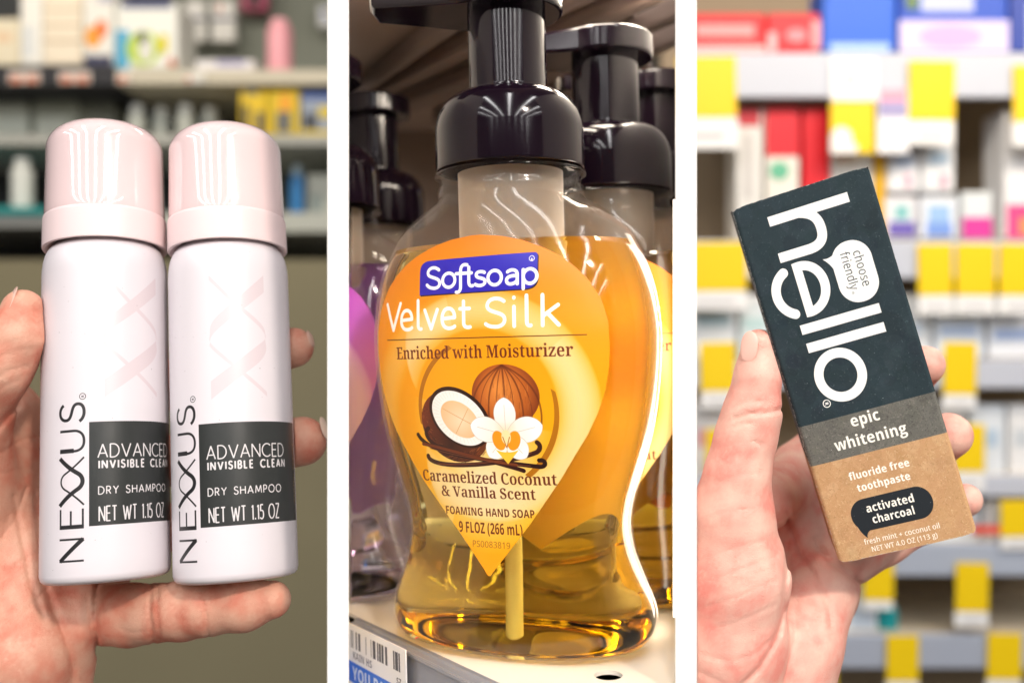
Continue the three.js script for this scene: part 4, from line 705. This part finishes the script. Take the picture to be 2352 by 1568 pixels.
// ---------------------------------------------------------------- oral care shelves behind the carton
{
  const Z = -1.0, s = (D - Z) / F, X = (px) => (px - 1176) * s, Y = (py) => (784 - py) * s;
  const u = thing('shelving_unit', 'bright shop shelving with lavender grey price rails, blurred behind the toothpaste carton', 'shelving');
  const xl = X(1572), xr = X(2620), w = xr - xl, cx = (xl + xr) / 2;
  part('back_panel', box(w, Y(-260) + 1.3, 0.02, cx, (Y(-260) - 1.3) / 2, Z - 0.2), paint(0xa08e76, 0.8), u);
  const rail = (y0, y1, hex = 0xc4c8d4) => { part('price_rail', rbox(w, Y(y0) - Y(y1), 0.012, 0.003, cx, (Y(y0) + Y(y1)) / 2, Z - 0.002), paint(hex, 0.45), u); part('shelf_board', box(w, 0.006, 0.18, cx, Y(y0) - 0.004, Z - 0.1), paint(0xcdbfa8, 0.6), u); };
  rail(122, 226); rail(552, 640); rail(826, 892); rail(1090, 1140); rail(1246, 1322, 0xaeb6c6); rail(1456, 1534, 0xa9b0c0);
  const zf = Z - 0.02, zt = Z + 0.008;
  const B = (l, x0, y0, x1, y1, hex, bands, dz = 0, deep = 0.06) => carton('product_box', l, 'box', x0, y0, x1, y1, zf + dz, deep, hex, bands);
  B('red box with pale band at the top left of the oral care shelves', 1590, 30, 1758, 119, 0xe01020, [[0.05, 0.3, 0.85, 0.6, 0xf29a9a], [0, 0.85, 1, 1, 0xf6c0c0]]);
  B('red box with pink window next to the blue bag on the top shelf', 1764, 30, 1884, 119, 0xdc1426, [[0.35, 0.4, 0.75, 0.75, 0xf08a92, 1], [0, 0.5, 0.16, 1, 0xf3b6ba], [0.84, 0.2, 1, 0.9, 0xf0a2a8]]);
  B('blue bag with a pale foot band on the top shelf', 1890, -40, 2060, 119, 0x1a62d8, [[0.1, 0.88, 0.9, 1, 0xa9c9f4]]);
  B('blue box with pink and lilac front at the right of the top shelf', 2066, -40, 2318, 119, 0x1f4fc0, [[0.2, 0.05, 0.68, 0.42, 0xb9c2ee], [0, 0.55, 1, 1, 0xd3c8ee], [0.18, 0.62, 0.75, 0.95, 0xe7a6d8, 1], [0.05, 0.16, 0.18, 0.4, 0x5b7a50, 1]]);
  B('navy box at the right end of the top shelf', 2322, -40, 2420, 119, 0x2340a0, [[0.4, 0.3, 1, 1, 0xb8c4ea]]);
  B('white box with grey print left of the red and green box', 1692, 248, 1752, 546, 0xe2dfda, [[0, 0, 0.9, 0.14, 0xc02030], [0.3, 0.2, 0.6, 0.7, 0xc9c4c0]]);
  B('red and white box with green swirl on the second shelf', 1760, 244, 1836, 546, 0xe9e4da, [[0, 0, 1, 0.38, 0xdc1428], [0.1, 0.42, 0.7, 0.56, 0x66b894, 1]]);
  B('all red box beside the red and white box on the second shelf', 1846, 246, 1906, 546, 0xe00a20, [[0.5, 0.6, 0.9, 1, 0xee4a50]]);
  B('white box behind the white price card on the second shelf', 1912, 300, 2006, 546, 0xe4e2dc, [[0.1, 0.4, 0.8, 0.6, 0xb9b7b2]]);
  B('narrow yellow box right of the top corner of the carton', 2010, 350, 2034, 546, 0xe0ac08, []);
  B('white box with blue and pink flash, left of the white pair', 2040, 306, 2112, 440, 0xe9e9ec, [[0.2, 0.35, 0.8, 0.6, 0xb9c6dc], [0.55, 0.7, 0.75, 0.92, 0xd8a0b4]]);
  B('white box with blue and pink flash, right of the white pair', 2120, 306, 2194, 440, 0xe7e8ea, [[0.2, 0.3, 0.8, 0.55, 0xb2c8dc], [0.55, 0.7, 0.75, 0.92, 0xd69aae]]);
  B('white box with teal top and purple foot under the white pair', 2034, 452, 2106, 547, 0xe9e8ec, [[0.3, 0.2, 0.75, 0.55, 0x86c4c4], [0.1, 0.6, 0.95, 0.95, 0x7060b4]], 0.004);
  B('white box with pale blue shapes and blue foot under the white pair', 2116, 452, 2200, 547, 0xe7ebf2, [[0.2, 0.2, 0.8, 0.7, 0x9cc0e8], [0.15, 0.62, 0.85, 0.95, 0x7a9ce0]], 0.004);
  B('white box with magenta foot on the second shelf', 2212, 440, 2280, 547, 0xdfe4e6, [[0, 0.55, 1, 1, 0xd63a9a]], 0.002);
  B('pink and orange box at the right end of the second shelf', 2308, 250, 2420, 547, 0xecebec, [[0.05, 0.74, 0.9, 1, 0xe04a8a], [0.3, 0.84, 0.8, 0.97, 0xf09a5a]]);
  for (let i = 0; i < 5; i++) { const a = [1592, 1700, 2030, 2150, 2272][i]; B(`pale blue and white box on the third shelf, ${['leftmost, beside the divider', 'left of the slate carton', 'right of the slate carton', 'fourth from the divider', 'at the right end'][i]}`, a, 676, a + [100, 70, 110, 112, 130][i], 824, [0xe6eaee, 0xe0e8ea, 0xe9ecf0, 0xdfe6f0, 0xe4e8f0][i], [[0.1, 0.3 + 0.06 * i, 0.85, 0.5 + 0.05 * i, [0xb4ccd8, 0xc2dcdc, 0xcfdcec, 0xb4c6e6, 0xa8bce4][i]], [0, 0, 1, 0.12, 0xf3f3f2]], 0.003 * (i % 2)); }
  for (let i = 0; i < 4; i++) { const a = [1592, 2110, 2230, 2320][i]; B(`white box with faint print on the fourth shelf, ${['beside the thumb', 'behind the middle finger', 'right of the middle finger', 'at the right edge'][i]}`, a, 930, a + [90, 110, 80, 90][i], 1088, [0xeaeaec, 0xe7e9ee, 0xdfe5ec, 0xe9e9ea][i], [[0.1, 0.35, 0.8, 0.6, [0xe4a6ae, 0xc4cedc, 0xb4c8dc, 0xccd2d8][i]]]); }
  for (let i = 0; i < 3; i++) { const a = [1980, 2130, 2262][i]; B(`white box with pale print on the fifth shelf, ${['below the slate carton', 'under the pink fingertip', 'above the red strip'][i]}`, a, 1146, a + [130, 120, 150][i], 1244, [0xe2e6ea, 0xdce4ea, 0xe9eaec][i], [[0.2, 0.3, 0.8, 0.65, [0xbcd0d8, 0xaec4d4, 0xd4d8dc][i]]]); }
  carton('red_strip', 'thin red strip label right of the carton foot', 'label', 2236, 1208, 2306, 1226, zt, 0.004, 0xe8452a);
  B('white box left of the teal bottle on the sixth shelf', 1940, 1340, 2016, 1454, 0xe9edf2, [[0.2, 0.5, 0.9, 0.9, 0xcfdcec]]);
  bottle('teal_bottle', 'small teal bottle with dark green cap below the carton', 2020, 1366, 2072, 1454, zf, 0x169aa0, 0x1c4a34, 0.32);
  // price cards
  const card = (l, x0, y0, x1, y1, white = 0.3, hex = 0xf6d000) => {
    const a = at(x0, y1, zt), b = at(x1, y0, zt), cw = b.x - a.x, ch = b.y - a.y, hy = ch * (1 - white);
    const g = thing('price_card', l, 'price card', 'yellow price cards on the rails');
    g.position.set((a.x + b.x) / 2, a.y, zt);
    if (white) part('white_foot', rbox(cw * 1.02, ch * white, 0.0016, 0.003, 0, ch * white / 2, 0), paint(0xf4f3f2, 0.5), g);
    if (white > 0.18) part('small_print', box(cw * 0.6, ch * white * 0.16, 0.0006, cw * 0.05 * (rnd() - 0.5), ch * white * 0.42, 0.001), paint(0xb9b7bb, 0.6), g);
    const tilt = rad(2.4 * (rnd() - 0.5));
    part('yellow_panel', rbox(cw, hy, 0.0022, cw * 0.09, 0, ch - hy / 2, 0.0006).rotateZ(tilt), paint(hex, 0.5), g);
    return g;
  };
  card('large yellow price card at the top left of the lavender rail', 1560, 130, 1694, 342, 0.34);
  card('yellow price card right of the white tag on the top rail', 2086, 140, 2192, 332, 0.29);
  card('yellow price card at the right edge of the top rail', 2328, 150, 2420, 336, 0.3);
  carton('price_card', 'white price card on the top rail above the slate carton', 'price card', 1908, 134, 2016, 232, zt, 0.002, 0xf3f3f2, [[0.3, 0.35, 0.55, 0.65, 0xcfd0d4]], 'yellow price cards on the rails');
  carton('price_card', 'yellow and white price card hanging right above the slate carton', 'price card', 1908, 234, 2010, 352, zt, 0.002, 0xf6d200, [[0, 0.48, 0.5, 1, 0xf4f1ee, 1], [0, 0.82, 0.6, 1, 0xf4f1ee]], 'yellow price cards on the rails');
  carton('shelf_talker', 'round edged white and lilac shelf talker next to the hanging yellow card', 'shelf talker', 2016, 206, 2088, 352, zt, 0.002, 0xf4f3f6, [[0.05, 0, 0.95, 0.18, 0xf0a0b4], [0.05, 0.18, 0.95, 0.42, 0xa49cc8]]);
  card('wide yellow price card on the second rail beside the left divider', 1566, 556, 1716, 712, 0.28);
  card('yellow price card on the second rail, nearest to the slate carton', 2110, 560, 2190, 722, 0.27);
  card('yellow price card on the second rail, middle of the three at the right', 2196, 560, 2286, 722, 0.27);
  card('yellow price card on the second rail at the right edge', 2294, 560, 2390, 722, 0.27);
  card('yellow price card left of the thumb', 1610, 786, 1692, 938, 0.26);
  card('yellow price card right of the upper fingertip', 2166, 786, 2242, 940, 0.22);
  card('yellow price card low beside the thumb joint', 1622, 984, 1672, 1110, 0.2);
  card('yellow price card behind the middle fingertip', 2190, 974, 2262, 1130, 0.3);
  card('yellow price card at the right edge beside the red strip', 2300, 1148, 2380, 1262, 0.26);
  card('yellow price card just below the carton foot', 1982, 1266, 2052, 1400, 0.16);
  card('yellow price card on the fifth rail, far from the hand', 2194, 1292, 2270, 1440, 0.24);
  card('yellow price card on the lowest rail beside the wrist', 1868, 1498, 1922, 1620, 0.3);
  card('yellow price card on the lowest rail, below the teal bottle', 2036, 1458, 2110, 1610, 0.3);
  card('yellow price card on the lowest rail at the right edge', 2266, 1454, 2346, 1606, 0.3);
}

renderer.render(scene, camera);
